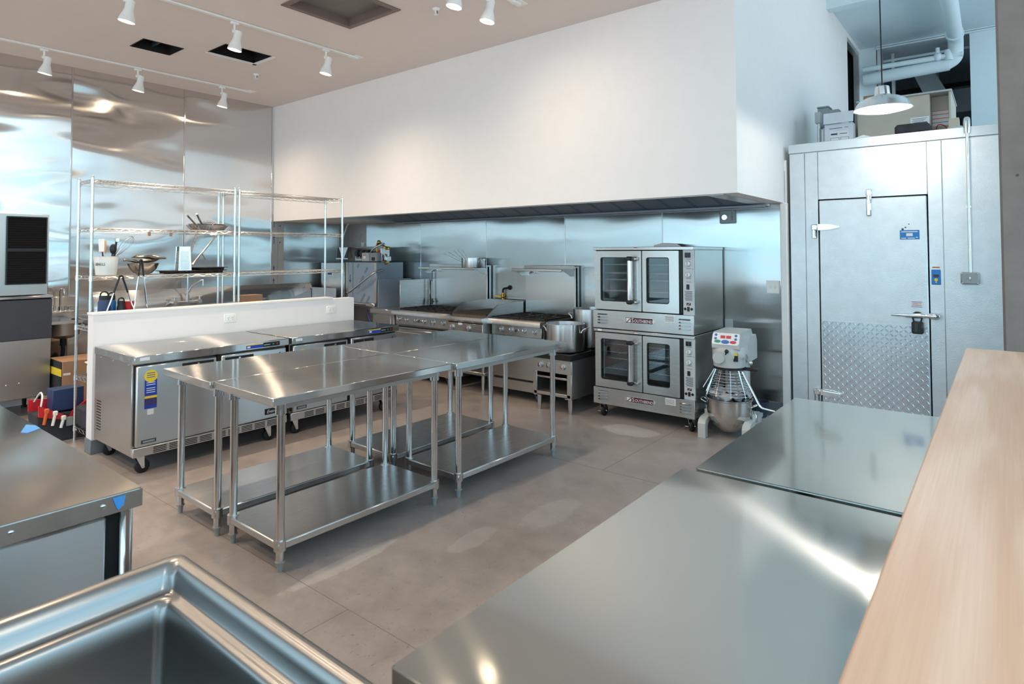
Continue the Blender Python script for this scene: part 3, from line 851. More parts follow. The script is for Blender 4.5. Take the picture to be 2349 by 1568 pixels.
# lettering wrapped on the front towards the room
word = 'UTENSILS'; a0 = math.radians(-76)
for i, ch in enumerate(word):
    a = a0+i*.125; r = .0866
    g = letters(ch, .033, (0, 0, 0), '-y', .0008)
    g.xf(Matrix.Translation((cx+r*math.cos(a), cy+r*math.sin(a), SZ+.093)) @ Matrix.Rotation(a+PI/2, 4, 'Z') @ Matrix.Diagonal((.75, 1, 1, 1)))
    lt.join(g)
part(t, 'lettering', lt, M['black'])
def stick(name, label, cat, pts, r, mt, extra=None, em=None):
    t = thing(name, label, cat, pts[0], 'utensils in the white pot')
    part(t, 'handle', B().tube(pts, r, 8), mt)
    if extra is not None: part(t, em[0], extra, em[1])
    return t
zb = SZ+.02
def flat(c, w, h, th, tilt, az=0.9):
    return B().box(-w/2, w/2, -th/2, th/2, 0, h, min(w, h)*.2).xf(Matrix.Translation(c) @ Matrix.Rotation(az, 4, 'Z') @ Matrix.Rotation(tilt, 4, 'Y'))
stick('spatula', 'white rubber spatula standing highest in the utensil pot', 'spatula', [(cx+.0, cy-.01, zb), (cx-.0, cy-.03, SZ+.20)], .006, M['maroon'], flat((cx, cy-.035, SZ+.20), .045, .11, .008, -.05), ('blade', M['plastic_w']))
stick('wooden_spoon', 'pale wooden spatula in the utensil pot behind the white one', 'spatula', [(cx-.02, cy, zb), (cx-.03, cy-.008, SZ+.20)], .006, M['plastic_w'], flat((cx-.03, cy-.008, SZ+.19), .03, .11, .006, .05), ('blade', M['wood2']))
stick('serving_spoon', 'black slotted serving spoon in the utensil pot', 'spoon', [(cx+.02, cy+.02, zb), (cx+.02, cy+.04, SZ+.19)], .006, M['black'], B().ball((cx+.02, cy+.045, SZ+.225), .045, 14, (.35, .62, 1)), ('bowl', M['black']))
tt = thing('kitchen_tongs', 'black handled tongs standing in the utensil pot beside the whisk', 'tongs', (cx, cy+.05, zb), 'utensils in the white pot')
part(tt, 'arm', B().tube([(cx+.01, cy+.04, zb), (cx+.005, cy+.075, SZ+.30)], .009, 8), M['black'])
part(tt, 'hinge_cap', B().box(cx-.008, cx+.02, cy+.065, cy+.095, SZ+.285, SZ+.32, .004), M['chrome'])
wk = thing('balloon_whisk', 'wire balloon whisk leaning out of the utensil pot', 'whisk', (cx-.01, cy+.05, zb), 'utensils in the white pot')
wb2 = B()
c0 = V((cx, cy+.06, SZ+.15)); ax = V((-.02, .155, .19)).normalized()
u = ax.cross(V((1, 0, 0))).normalized(); w_ = ax.cross(u)
for k in range(6):
    a = PI*k/6; d = u*math.cos(a)+w_*math.sin(a)
    pts = [c0+ax*(.24*math.sin(PI*.5*min(1, tt_*2) if tt_ < .5 else PI*.5*min(1, (1-tt_)*2)))+d*(.036*math.sin(2*PI*tt_)) for tt_ in [i/20 for i in range(21)]]
    wb2.tube(pts, .0011, 5)
part(wk, 'wires', wb2, M['chrome'])
part(wk, 'handle', B().tube([c0-ax*.13, c0], .009, 8), M['chrome'])
# steel bowl with a pan and pouch in it
bx, by = -6.08, 2.275
t = thing('mixing_bowl', 'dented steel mixing bowl on the wire shelf behind hanging tongs', 'mixing bowl', (bx, by, SZ))
part(t, 'bowl_body', B().lathe([(0, .0), (.05, .001), (.075, .012), (.105, .045), (.126, .095), (.130, .097), (.130, .099), (.124, .099), (.102, .047), (.07, .015), (0, .005)], (bx, by, SZ), 40), M['bronze'])
pb = B().lathe([(0, .006), (.07, .004), (.10, .016), (.112, .026), (.108, .028), (.07, .012), (0, .012)], (0, 0, 0), 32)
pb.xf(Matrix.Translation((bx, by+.02, SZ+.098)) @ Matrix.Rotation(.09, 4, 'X'))
solo('pot_lid', pb, M['bronze'], 'shallow metal lid lying inside the top of the steel bowl', 'lid')
b = B()
n = 14; vs = []
for i in range(n+1):
    for j in range(9):
        uu = i/n*2-1; vv = j/8*2-1
        th = .024*math.sqrt(max(0, 1-uu**4))*math.sqrt(max(0, 1-vv**4))
        vs.append((vv*.075, uu*.125, th+.006*math.sin(5*uu+3*vv)))
fs = [(i*9+j, i*9+j+1, (i+1)*9+j+1, (i+1)*9+j) for i in range(n) for j in range(8)]
b.add(vs, fs); b.add([(p[0], p[1], -p[2]*.4) for p in vs], fs)
b.xf(Matrix.Translation((bx, by+.05, SZ+.145)) @ Matrix.Rotation(-.06, 4, 'X'))
solo('foil_pouch', b, M['bronze'], 'crumpled silver foil pouch lying across the steel bowl', 'foil pouch')
b = B().tube([(bx+.02, by-.06, SZ+.118), (bx+.03, by-.14, SZ+.128), (bx+.03, by-.17, SZ+.126)], .011, 10)
solo('ladle', b, M['bronze'], 'short metal ladle handle sticking out over the steel bowl rim', 'ladle')
# tongs hanging over the shelf edges
def tongs(name, y0, zt, spread, ln, lab, hx=-5.925, black=.45, hook=True):
    t = thing(name, lab, 'tongs', (hx, y0, zt-ln), 'tongs hanging on the wire shelf')
    for s in (-1, 1):
        top = V((hx, y0+s*spread*.12, zt)); bot = V((hx, y0+s*spread, zt-ln))
        mid = top.lerp(bot, black)
        a = part(t, 'arm', B().tube([mid, bot.lerp(mid, .05), bot], .0065, 8), M['chrome'])
        part(a, 'grip', B().tube([top, mid], .008, 8), M['black'])
    part(t, 'hinge_cap', B().tube([(hx, y0-spread*.12, zt)]+arc((hx, y0, zt), spread*.12+.002, 180, 0, 8, 'yz')+[(hx, y0+spread*.12, zt)], .008, 8), M['black'])
    return t
tongs('hanging_tongs', 2.045, SZ-.02, .105, .29, 'wide open black handled tongs hanging under the shelf in front of the bottles')
tongs('hanging_tongs', 2.20, SZ+.12, .052, .42, 'long tongs hooked over the shelf edge in front of the steel bowl', -5.92, .32)
# box grater
gx, gy = -6.03, 2.60
t = thing('box_grater', 'steel box grater standing beside the dark baking tins', 'grater', (gx, gy, SZ+.018))
g = B(); z0, z1 = SZ+.018, SZ+.25
g.add([(gx-.045, gy-.055, z0), (gx+.045, gy-.055, z0), (gx+.045, gy+.055, z0), (gx-.045, gy+.055, z0), (gx-.035, gy-.045, z1), (gx+.035, gy-.045, z1), (gx+.035, gy+.045, z1), (gx-.035, gy+.045, z1)], [(0, 1, 5, 4), (1, 2, 6, 5), (2, 3, 7, 6), (3, 0, 4, 7), (4, 5, 6, 7)])
part(t, 'grater_body', g, M['zinc'])
h = B()
for i in range(9):
    for j in range(15):
        f_ = (j+.5)/17; ww = .042-.008*f_
        h.ball((gx+.0455-.0102*f_, gy-ww+2*ww*(i+.5)/9, z0+.015+(z1-z0)*f_*.86), .0032, 6)
for i in range(6):
    for j in range(12):
        f_ = (j+.5)/14; ww = .036-.008*f_
        h.ball((gx-ww+2*ww*(i+.5)/6, gy-.0555+.0102*f_, z0+.015+(z1-z0)*f_*.86), .0042, 6)
part(t, 'grating_teeth', h, M['dull'])
part(t, 'frame_edges', B().tube([(gx+.046, gy-.056, z0), (gx+.036, gy-.046, z1)], .0035, 6).tube([(gx+.046, gy+.056, z0), (gx+.036, gy+.046, z1)], .0035, 6).tube([(gx-.046, gy-.056, z0), (gx-.036, gy-.046, z1)], .0035, 6).box(gx-.036, gx+.036, gy-.046, gy+.046, z1-.03, z1, .003), M['chrome'])
# muffin tins
def tin(y0, y1, z, lab):
    t = thing('muffin_tin', lab, 'baking tin', (-6.08, (y0+y1)/2, z), 'dark baking tins on the shelf')
    part(t, 'tray_rim', B().box(-6.22, -5.95, y0, y1, z+.020, z+.026, .002), M['iron'])
    c = B()
    n = 6
    for i in range(n):
        for j in range(3): c.cyl((-6.17+j*.088, y0+.05+(y1-y0-.1)*i/(n-1), z), (-6.17+j*.088, y0+.05+(y1-y0-.1)*i/(n-1), z+.021), .026, .034, 16)
    part(t, 'cups', c, M['iron'])
tin(2.43, 2.98, SZ, 'dark muffin tin under the grater on the wire shelf')
tin(2.71, 2.99, SZ+.027, 'dark baking tin stacked on the muffin tin behind the grater')
# frying pans on the shelf above
def pan(x, y, z, r, ang, lab, tilt=0, lift=.11):
    t = thing('frying_pan', lab, 'frying pan', (x, y, z), 'steel frying pans nested on the shelf')
    part(t, 'pan_body', B().lathe([(0, 0), (r*.72, 0), (r*.78, .004), (r*.985, .046), (r, .048), (r*.975, .049), (r*.76, .008), (0, .005)], (x, y, z), 44), M['alu'])
    d = V((math.cos(ang), math.sin(ang), 0)); p0 = V((x, y, z))+d*r*.93
    part(t, 'handle', B().tube([p0+V((0, 0, .035)), p0+d*.04+V((0, 0, .05)), p0+d*.19+V((0, 0, lift))], .0095, 8), M['leg'])
    part(t, 'rivets', B().ball(tuple(p0+V((0, .02, .03))), .007, 8).ball(tuple(p0+V((0, -.02, .03))), .007, 8), M['leg'])
PZ = 1.828
pan(-6.11, 2.86, PZ, .19, math.radians(-52), 'large steel frying pan on the upper wire shelf, outer one of the nest', lift=.125)
pan(-6.11, 2.86, PZ+.012, .172, math.radians(-40), 'smaller steel frying pan sitting inside the large one', lift=.13)
# bottles on the shelf below
BZ = .991
def bottle(x, y, r, h, mt, lab, loop=True, capm='black', caph=.07):
    t = thing('drink_bottle', lab, 'bottle', (x, y, BZ))
    part(t, 'bottle_body', B().lathe([(0, 0), (r*.96, 0), (r, .006), (r, h-caph-.02), (r*.8, h-caph), (0, h-caph)], (x, y, BZ), 28), mt)
    c = part(t, 'cap', B().cyl((x, y, BZ+h-caph), (x, y, BZ+h-.035), r*.82, n=24), M[capm])
    part(c, 'carry_loop', B().tube([(x, y-r*.62, BZ+h-.04)]+arc((x, y, BZ+h-.03), r*.62, 180, 0, 10, 'yz')+[(x, y+r*.62, BZ+h-.04)], .006, 8), M[capm])
bottle(-6.06, 1.965, .048, .285, M['navy'], 'navy growler bottle with loop cap, largest of those behind the low wall')
bottle(-6.15, 2.05, .036, .275, M['cobalt'], 'bright blue bottle between the navy growler and a black bottle')
bottle(-6.03, 2.085, .034, .235, M['black'], 'small black bottle with loop cap beside a red tub')
t = thing('red_tub', 'red tub with white lid behind the low wall beside a black bottle', 'tub', (-6.10, 2.16, BZ))
part(t, 'tub_body', B().lathe([(0, 0), (.038, 0), (.05, .19), (.046, .19), (.035, .006), (0, .006)], (-6.10, 2.16, BZ), 28), M['red'])
part(t, 'lid', B().cyl((-6.10, 2.16, BZ+.19), (-6.10, 2.16, BZ+.2), .051, n=28), M['plastic_w'])
t = thing('parcel', 'small taped cardboard parcel with barcode label on the empty shelving', 'cardboard box', (-6.09, 3.29, BZ))
part(t, 'carton', B().box(-6.17, -6.01, 3.19, 3.39, BZ, BZ+.185, .003), M['card'])
pl = B().box(-6.0098, -6.009, 3.29, 3.355, BZ+.04, BZ+.12); pl.m = 1
for k in range(9): pl.box(-6.009, -6.0086, 3.30+k*.0055, 3.3015+k*.0055+.001*(k % 2), BZ+.06, BZ+.11)
part(t, 'shipping_label', pl, [M['paper'], M['ink']])
# lower shelf and floor things
t = thing('storage_bin', 'white lidded plastic tub on low wire shelf beside the wall end', 'plastic tub', (-6.08, 2.02, .559))
part(t, 'bin_body', B().box(-6.2, -5.97, 1.88, 2.16, .559, .66, .02), M['cardw'])
part(t, 'lid', B().box(-6.21, -5.96, 1.87, 2.17, .66, .675, .006), M['plastic_w'])
b = B().lathe([(0, .11), (.05, .105), (.10, .07), (.12, 0)], (0, 0, 0), 20).xf(Matrix.Translation((-6.08, 2.02, .676)))
solo('face_shield', b, M['cardw'], 'pale plastic dome resting on the white tub', 'plastic dome')
b = B().tube(fillet([(-6.12, 2.0, .815), (-6.15, 1.95, .85), (-6.12, 2.0, .90), (-6.05, 2.1, .93)], .06), .028, 10)
solo('coiled_hose', b, M['duct'], 'grey bent hose bundled above the white tub', 'hose')
b = B().box(-6.2, -6.0, 1.845, 1.905, .991, 1.03, .015)
solo('dark_cloth', b, M['cloth'], 'dark folded cloth on wire shelf end beside the bottles', 'cloth')
# ================================================================ COOKING LINE
def knob(par, x, y, z, r=.026, mark='red'):
    k = part(par, 'knob', B().cyl((x, y, z), (x, y-.018, z), r, r*.95, 20).box(x-.008, x+.008, y-.036, y-.016, z-r, z+r, .003), M['chrome'], 'chrome burner knob')
    part(k, 'dial_mark', B().cyl((x, y+.001, z), (x, y-.004, z), r*1.12, n=20), M['dull'])
    if mark == 'red': part(k, 'red_mark', B().prism([(x-r*1.1, z-r*.5), (x-r*.6, z-r*.9), (x-r*.5, z+r*.1), (x-r*.95, z+r*.5)], 'y', y-.0195, y-.004), M['red'])
    return k
def grate(b, x0, x1, y0, y1, z):
    r = .007
    for x in (x0, x1): b.box(x-r, x+r, y0, y1, z-.014, z)
    for y in (y0, y1, (y0+y1)/2): b.box(x0, x1, y-r, y+r, z-.014, z)
    for cy in (y0+(y1-y0)*.25, y0+(y1-y0)*.75):
        cx = (x0+x1)/2
        for k in range(8):
            a = PI*k/4+PI/8
            q = V((cx+math.cos(a)*(x1-x0)*.5, cy+math.sin(a)*(y1-y0)*.25, z-.006)); p = V((cx+math.cos(a)*.035, cy+math.sin(a)*.035, z-.003))
            b.tube([p, q], .0055, 5)
        b.cyl((cx, cy, z-.035), (cx, cy, z-.018), .045, .038, 16)
def gas_range(name, x0, x1, yf, label, kn, shelf_y=5.74, brand=None, rows=1):
    t = thing(name, label, 'gas range', ((x0+x1)/2, (yf+6.03)/2, 0), 'gas ranges under the hood')
    yb = 6.02
    part(t, 'oven_body', B().box(x0+.01, x1-.01, yf+.05, yb, .10, .82, .003), M['dull'])
    part(t, 'kick_panel', B().box(x0+.012, x1-.012, yf+.02, yf+.05, .105, .215, .004), M['dull'])
    d = part(t, 'oven_door', B().box(x0+.02, x1-.02, yf+.0, yf+.05, .235, .635, .008), M['st_x'])
    part(d, 'vent_slot', B().box(x0+.06, x1-.06, yf+.012, yf+.03, .216, .234), M['dark'])
    part(d, 'door_handle', B().tube(fillet([(x0+.07, yf, .60), (x0+.07, yf-.045, .60), (x1-.07, yf-.045, .60), (x1-.07, yf, .60)], .02), .011, 10), M['leg'])
    part(t, 'vent_louvre', B().box(x0+.03, x1-.03, yf+.03, yf+.045, .655, .67), M['dark'])
    part(t, 'control_panel', B().box(x0+.03, x1-.012, yf+.012, yf+.06, .69, .805, .004), M['st_x'])
    for kx in kn: knob(t, kx, yf+.012, .755, .024, 'black')
    part(t, 'pilot_cover', B().cyl((sum(kn)/len(kn)-.01, yf+.012, .752), (sum(kn)/len(kn)-.01, yf-.006, .752), .022, .016, 16), M['chrome'])
    part(t, 'landing_ledge', B().prism([(yf-.035, .81), (yf-.035, .855), (yf-.025, .868), (yf+.08, .868), (yf+.08, .81)], 'x', x0, x1), M['st_x'])
    part(t, 'burner_tray', B().box(x0+.005, x1-.005, yf+.08, yb-.06, .81, .85), M['iron'])
    n = max(2, round((x1-x0)/.33))
    for i in range(n):
        a = x0+.02+(x1-x0-.04)*i/n; c = x0+.02+(x1-x0-.04)*(i+1)/n
        g = B(); grate(g, a+.008, c-.008, yf+.10, yb-.08, .888); part(t, 'grate', g, M['iron'])
    part(t, 'riser_panel', B().box(x0+.005, x1-.005, yb-.055, yb-.02, .82, 1.43, .003), M['st_z'])
    part(t, 'end_post', B().box(x1-.03, x1-.005, yb-.056, yb+.02, .82, 1.445, .003), M['gal'])
    s = B().box(x0+.0, x1-.02, shelf_y, yb-.055, 1.405, 1.412).box(x0, x1-.02, shelf_y-.008, shelf_y+.012, 1.388, 1.418, .004).box(x0, x1-.02, yb-.07, yb-.055, 1.40, 1.45)
    for xx in (x0+.004, x1-.03):
        s.prism([(shelf_y+.01, 1.41), (yb-.055, 1.41), (yb-.055, 1.33), (yb-.13, 1.33)], 'x', xx, xx+.004)
    part(t, 'high_shelf', s, M['st_x'])
    part(t, 'pilot_box', B().box(x0+.10, x0+.16, yb-.10, yb-.055, 1.36, 1.40, .004).cyl((x0+.13, yb-.10, 1.365), (x0+.13, yb-.13, 1.36), .014, n=12), M['chrome'])
    for x, y in ((x0+.14, yf+.12), (x1-.10, yf+.06), (x0+.14, yb-.12), (x1-.1, yb-.12)): caster(x, y, t, .105, .042, ('zinc', 'bluewheel'))
    if brand:
        b = B().box(x1-.42, x1-.19, yf-.006, yf, .545, .605, .008); b.m = 1
        b.join(letters(brand, .052, (x1-.305, yf-.0068, .575), '-y', .0008))
        part(d, 'brand_plate', b, [M['alu'], M['ink']], 'aluminium name plate')
    return t
G1 = gas_range('gas_range', -6.195, -5.15, 5.30, 'six burner steel range with high shelf holding a saucepan', [-6.10, -5.95, -5.78, -5.63, -5.47, -5.3])
G2 = gas_range('gas_range', -4.55, -3.815, 5.29, 'steel range with ROYAL name plate and bare high shelf', [-4.38, -4.24, -4.06, -3.92], 5.70, 'ROYAL')
b = B().tube([(-6.13, 5.93, 1.36), (-6.128, 5.93, 1.12)], .006, 6); b2 = B().tube([(-6.128, 5.93, 1.22), (-6.125, 5.93, .98)], .011, 8)
t = thing('gas_lighter', 'long black gas lighter hanging beside the range shelf', 'lighter', (-6.12, 5.93, .90))
part(t, 'chain', b, M['black']); part(t, 'wand', b2, M['alu']); part(t, 'trigger_grip', B().tube([(-6.125, 5.93, .98), (-6.12, 5.92, .90)], .014, 8).box(-6.12, -6.09, 5.92, 5.93, .93, .95), M['black'])

# fryer with tall side guards
t = thing('deep_fryer', 'narrow steel fryer cabinet with tall splash guards beside the six burner range', 'fryer', (-6.43, 5.65, 0))
part(t, 'cabinet', B().box(-6.64, -6.215, 5.33, 6.0, .10, .80, .004), M['dull'])
part(t, 'front_panel', B().box(-6.63, -6.27, 5.315, 5.335, .50, .80, .004), M['st_x'])
part(t, 'door', B().box(-6.63, -6.24, 5.315, 5.335, .12, .49, .006), M['st_x'])
part(t, 'top_deck', B().box(-6.66, -6.205, 5.29, 6.02, .80, .865, .006), M['st_x'])
part(t, 'splash_guard', B().box(-6.655, -6.645, 5.42, 6.02, .86, 1.245, .003), M['film'])
part(t, 'splash_guard', B().box(-6.212, -6.202, 5.42, 5.95, .86, 1.25, .003), M['st_y'])
part(t, 'back_flue', B().box(-6.64, -6.21, 5.97, 6.03, .86, 1.22, .003), M['st_z'])
part(t, 'label', B().box(-6.62, -6.56, 5.313, 5.3149, .775, .792), M['green'])
for x in (-6.58, -6.28):
    for y in (5.40, 5.93): part(t, 'leg', B().cyl((x, y, 0), (x, y, .10), .018, n=12), M['leg'])
# charbroiler on its stand
t = thing('charbroiler', 'charbroiler with raised splash sides and two red-marked knobs between the ranges', 'charbroiler', (-4.8, 5.6, .56))
cx0, cx1 = -5.13, -4.56
part(t, 'body', B().box(cx0+.005, cx1-.005, 5.22, 5.98, .56, .845, .004), M['dull'])
fp = part(t, 'control_panel', B().box(cx0+.03, cx1, 5.19, 5.225, .60, .80, .004), M['st_x'])
part(fp, 'maker_label', B().box(-4.93, -4.87, 5.188, 5.1899, .775, .80), M['paper'])
part(t, 'drip_ledge', B().prism([(5.16, .835), (5.165, .868), (5.30, .875), (5.30, .80), (5.20, .80)], 'x', cx0, cx1+.01), M['st_x'])
part(t, 'drawer_gap', B().box(cx0+.04, cx1, 5.188, 5.192, .802, .815), M['dark'])
for kx in (-5.03, -4.77): knob(t, kx, 5.19, .745, .028)
gb = B()
for i in range(26):
    x = cx0+.03+(cx1-cx0-.06)*i/25; gb.box(x-.005, x+.005, 5.27, 5.93, .885, .90)
for y in (5.28, 5.6, 5.92): gb.box(cx0+.02, cx1-.02, y-.008, y+.008, .870, .888)
part(t, 'grill_grate', gb, plain('seasoned grate', srgb(92, 80, 72), .6, .4))
for x in (cx0+.002, cx1-.004):
    part(t, 'splash_side', B().prism([(5.24, .87), (5.46, 1.005), (5.98, 1.02), (5.98, .82), (5.24, .82)], 'x', x-.004, x+.004), M['st_y'])
part(t, 'splash_back', B().box(cx0, cx1, 5.975, 5.985, .82, 1.02), M['st_x'])
t = thing('equipment_stand', 'low steel stand with undershelf carrying the charbroiler', 'equipment stand', (-4.84, 5.6, 0))
part(t, 'stand_top', B().box(cx0-.02, cx1+.0, 5.20, 5.98, .525, .56, .004), M['dull'])
part(t, 'undershelf', B().box(cx0+.01, cx1-.02, 5.24, 5.96, .215, .25, .005), M['dull'])
for x in (cx0+.03, cx1-.05):
    for y in (5.26, 5.92):
        l = part(t, 'leg', B().cyl((x, y, .05), (x, y, .525), .02, n=16), M['leg']); part(l, 'foot', B().cyl((x, y, 0), (x, y, .05), .014, .018, 12), M['greyp'])

# stock pot range
t = thing('stock_pot_range', 'low stock pot range on steel legs, three knobs and open shelf', 'stock pot range', (-3.57, 5.5, 0))
x0, x1, y0, y1 = -3.80, -3.33, 5.11, 5.97
part(t, 'side_panel', B().box(x0, x0+.012, y0+.012, y1, .155, .54, .002), M['dull'])
part(t, 'side_panel', B().box(x1-.012, x1, y0+.012, y1, .155, .54, .002), M['dull'])
part(t, 'back_panel', B().box(x0+.012, x1-.012, y1-.01, y1, .155, .54), M['dull'])
part(t, 'control_panel', B().box(x0, x1, y0, y0+.012, .395, .54, .003).box(x0, x0+.05, y0, y0+.012, .155, .395, .003).box(x1-.055, x1, y0, y0+.012, .155, .395, .003), M['st_x'])
part(t, 'shelf', B().box(x0+.012, x1-.012, y0+.002, y1-.01, .185, .20).box(x0+.012, x1-.012, y0+.0, y0+.02, .165, .20, .004), M['dull'])
part(t, 'drip_tray', B().box(x0+.02, x1-.02, y0+.01, y1-.03, .34, .352).box(x0+.02, x1-.02, y0+.004, y0+.018, .336, .358, .003), M['leg'])
part(t, 'top_frame', B().ring(rrect(x0-.012, x1+.008, y0-.02, y1+.01, .004, 1), rrect(x0+.03, x1-.03, y0+.03, y1-.03, .004, 1), 'z', .535, .592).box(x0, x1, (y0+y1)/2-.02, (y0+y1)/2+.02, .545, .592), M['iron'])
part(t, 'burner_well', B().box(x0+.02, x1-.02, y0+.02, y1-.02, .535, .548), M['iron'])
for k in range(2):
    g = B(); cyy = y0+.225+k*.43; cxx = (x0+x1)/2
    for a in range(8):
        an = PI*a/4+PI/8; g.tube([(cxx+math.cos(an)*.05, cyy+math.sin(an)*.05, .592), (cxx+math.cos(an)*.2, cyy+math.sin(an)*.195, .592)], .007, 6)
    for r_ in (.06, .11): g.tube([(cxx+r_*math.cos(2*PI*i/20), cyy+r_*math.sin(2*PI*i/20), .565) for i in range(20)], .008, 6, closed=True)
    part(t, 'burner_grate', g, M['iron'])
for kx in (-3.70, -3.595, -3.425): knob(t, kx, y0, .467, .024)
part(t, 'rivets', B().ball((x0+.02, y0, .52), .004, 6).ball((x0+.02, y0, .41), .004, 6).ball((x1-.02, y0, .52), .004, 6).ball((x1-.02, y0, .41), .004, 6).box(-3.455, -3.375, y0-.002, y0, .415, .424), M['zinc'])
for x in (x0+.05, x1-.045):
    for y in (y0+.05, y1-.05):
        l = part(t, 'leg', B().cyl((x, y, .045), (x, y, .157), .024, .026, 16).box(x-.04, x+.04, y-.04, y+.04, .15, .157), M['leg']); part(l, 'foot', B().cyl((x, y, 0), (x, y, .05), .018, .021, 16), M['leg'])
def pot(name, x, y, z, r, h, lab, ha, cat='stock pot', th=.004):
    t = thing(name, lab, cat, (x, y, z))
    part(t, 'pot_body', B().lathe([(0, 0), (r*.97, 0), (r, .008), (r, h-.012), (r+.004, h-.01), (r+.004, h), (r-th, h), (r-th, .012), (0, .008)], (x, y, z), 56), M['alu'])
    for s in ha:
        d = V((math.cos(s), math.sin(s), 0)); e = V((-d.y, d.x, 0)); c = V((x, y, z+h*.80))
        pts = [c+d*r+e*.055-V((0, 0, .03)), c+d*(r+.012)+e*.05, c+d*(r+.05)+e*.045+V((0, 0, .02)), c+d*(r+.05)-e*.045+V((0, 0, .02)), c+d*(r+.012)-e*.05, c+d*r-e*.055-V((0, 0, .03))]
        part(t, 'handle', B().tube(fillet(pts, .02), .006, 8), M['alu'])
    return t
pot('stock_pot', -3.545, 5.33, .60, .195, .275, 'aluminium stock pot on the front burner of the low range', (.2, PI+.1))
pot('stock_pot', -3.50, 5.755, .60, .195, .40, 'taller aluminium stock pot on the back burner, half behind the ovens', (.5, PI+.2))
pot('saucepan', -5.31, 5.87, 1.414, .155, .125, 'aluminium saucepan with loop handles on high range shelf', (-.1, PI-.3), 'saucepan')
for k in range(5):
    a0 = V((-5.33+.02*k, 5.86-.02*k, 1.43)); a1 = V((-5.78+.085*k, 5.80, 1.595+.028*k-.004*k*k))
    solo('skewer', B().tube([a0, a1], .0032, 6), M['skew'], ['lowest', 'second lowest', 'middle', 'second highest', 'highest'][k]+' of the long steel skewers fanned out of the saucepan', 'skewer', 'skewers standing in the saucepan')
# gas valve on splash wall
t = thing('gas_valve', 'brass gas valve with yellow lever on the splash wall between the ranges', 'gas valve', (-4.95, 6.0, .93))
vx = -4.95; vy = 6.026
part(t, 'elbow', B().tube(fillet([(vx+.09, YB, 1.165), (vx+.09, vy, 1.165), (vx, vy, 1.15), (vx, vy, 1.09)], .03), .013, 10).cyl((vx+.09, YB-.012, 1.165), (vx+.09, YB, 1.165), .03, n=16), M['iron'])
part(t, 'valve_body', B().cyl((vx, vy, 1.10), (vx, vy, 1.0), .02, n=14).ball((vx, vy, 1.055), .028, 12), M['brass'])
part(t, 'lever', B().box(vx-.12, vx-.01, vy-.03, vy-.018, 1.045, 1.062, .004), M['yellow'], 'yellow dipped lever')
part(t, 'union', B().cyl((vx, vy, 1.0), (vx, vy, .95), .02, n=12), M['blue'])
part(t, 'hose_nipple', B().cyl((vx, vy, .95), (vx, vy, .86), .017, n=12), M['brass'])

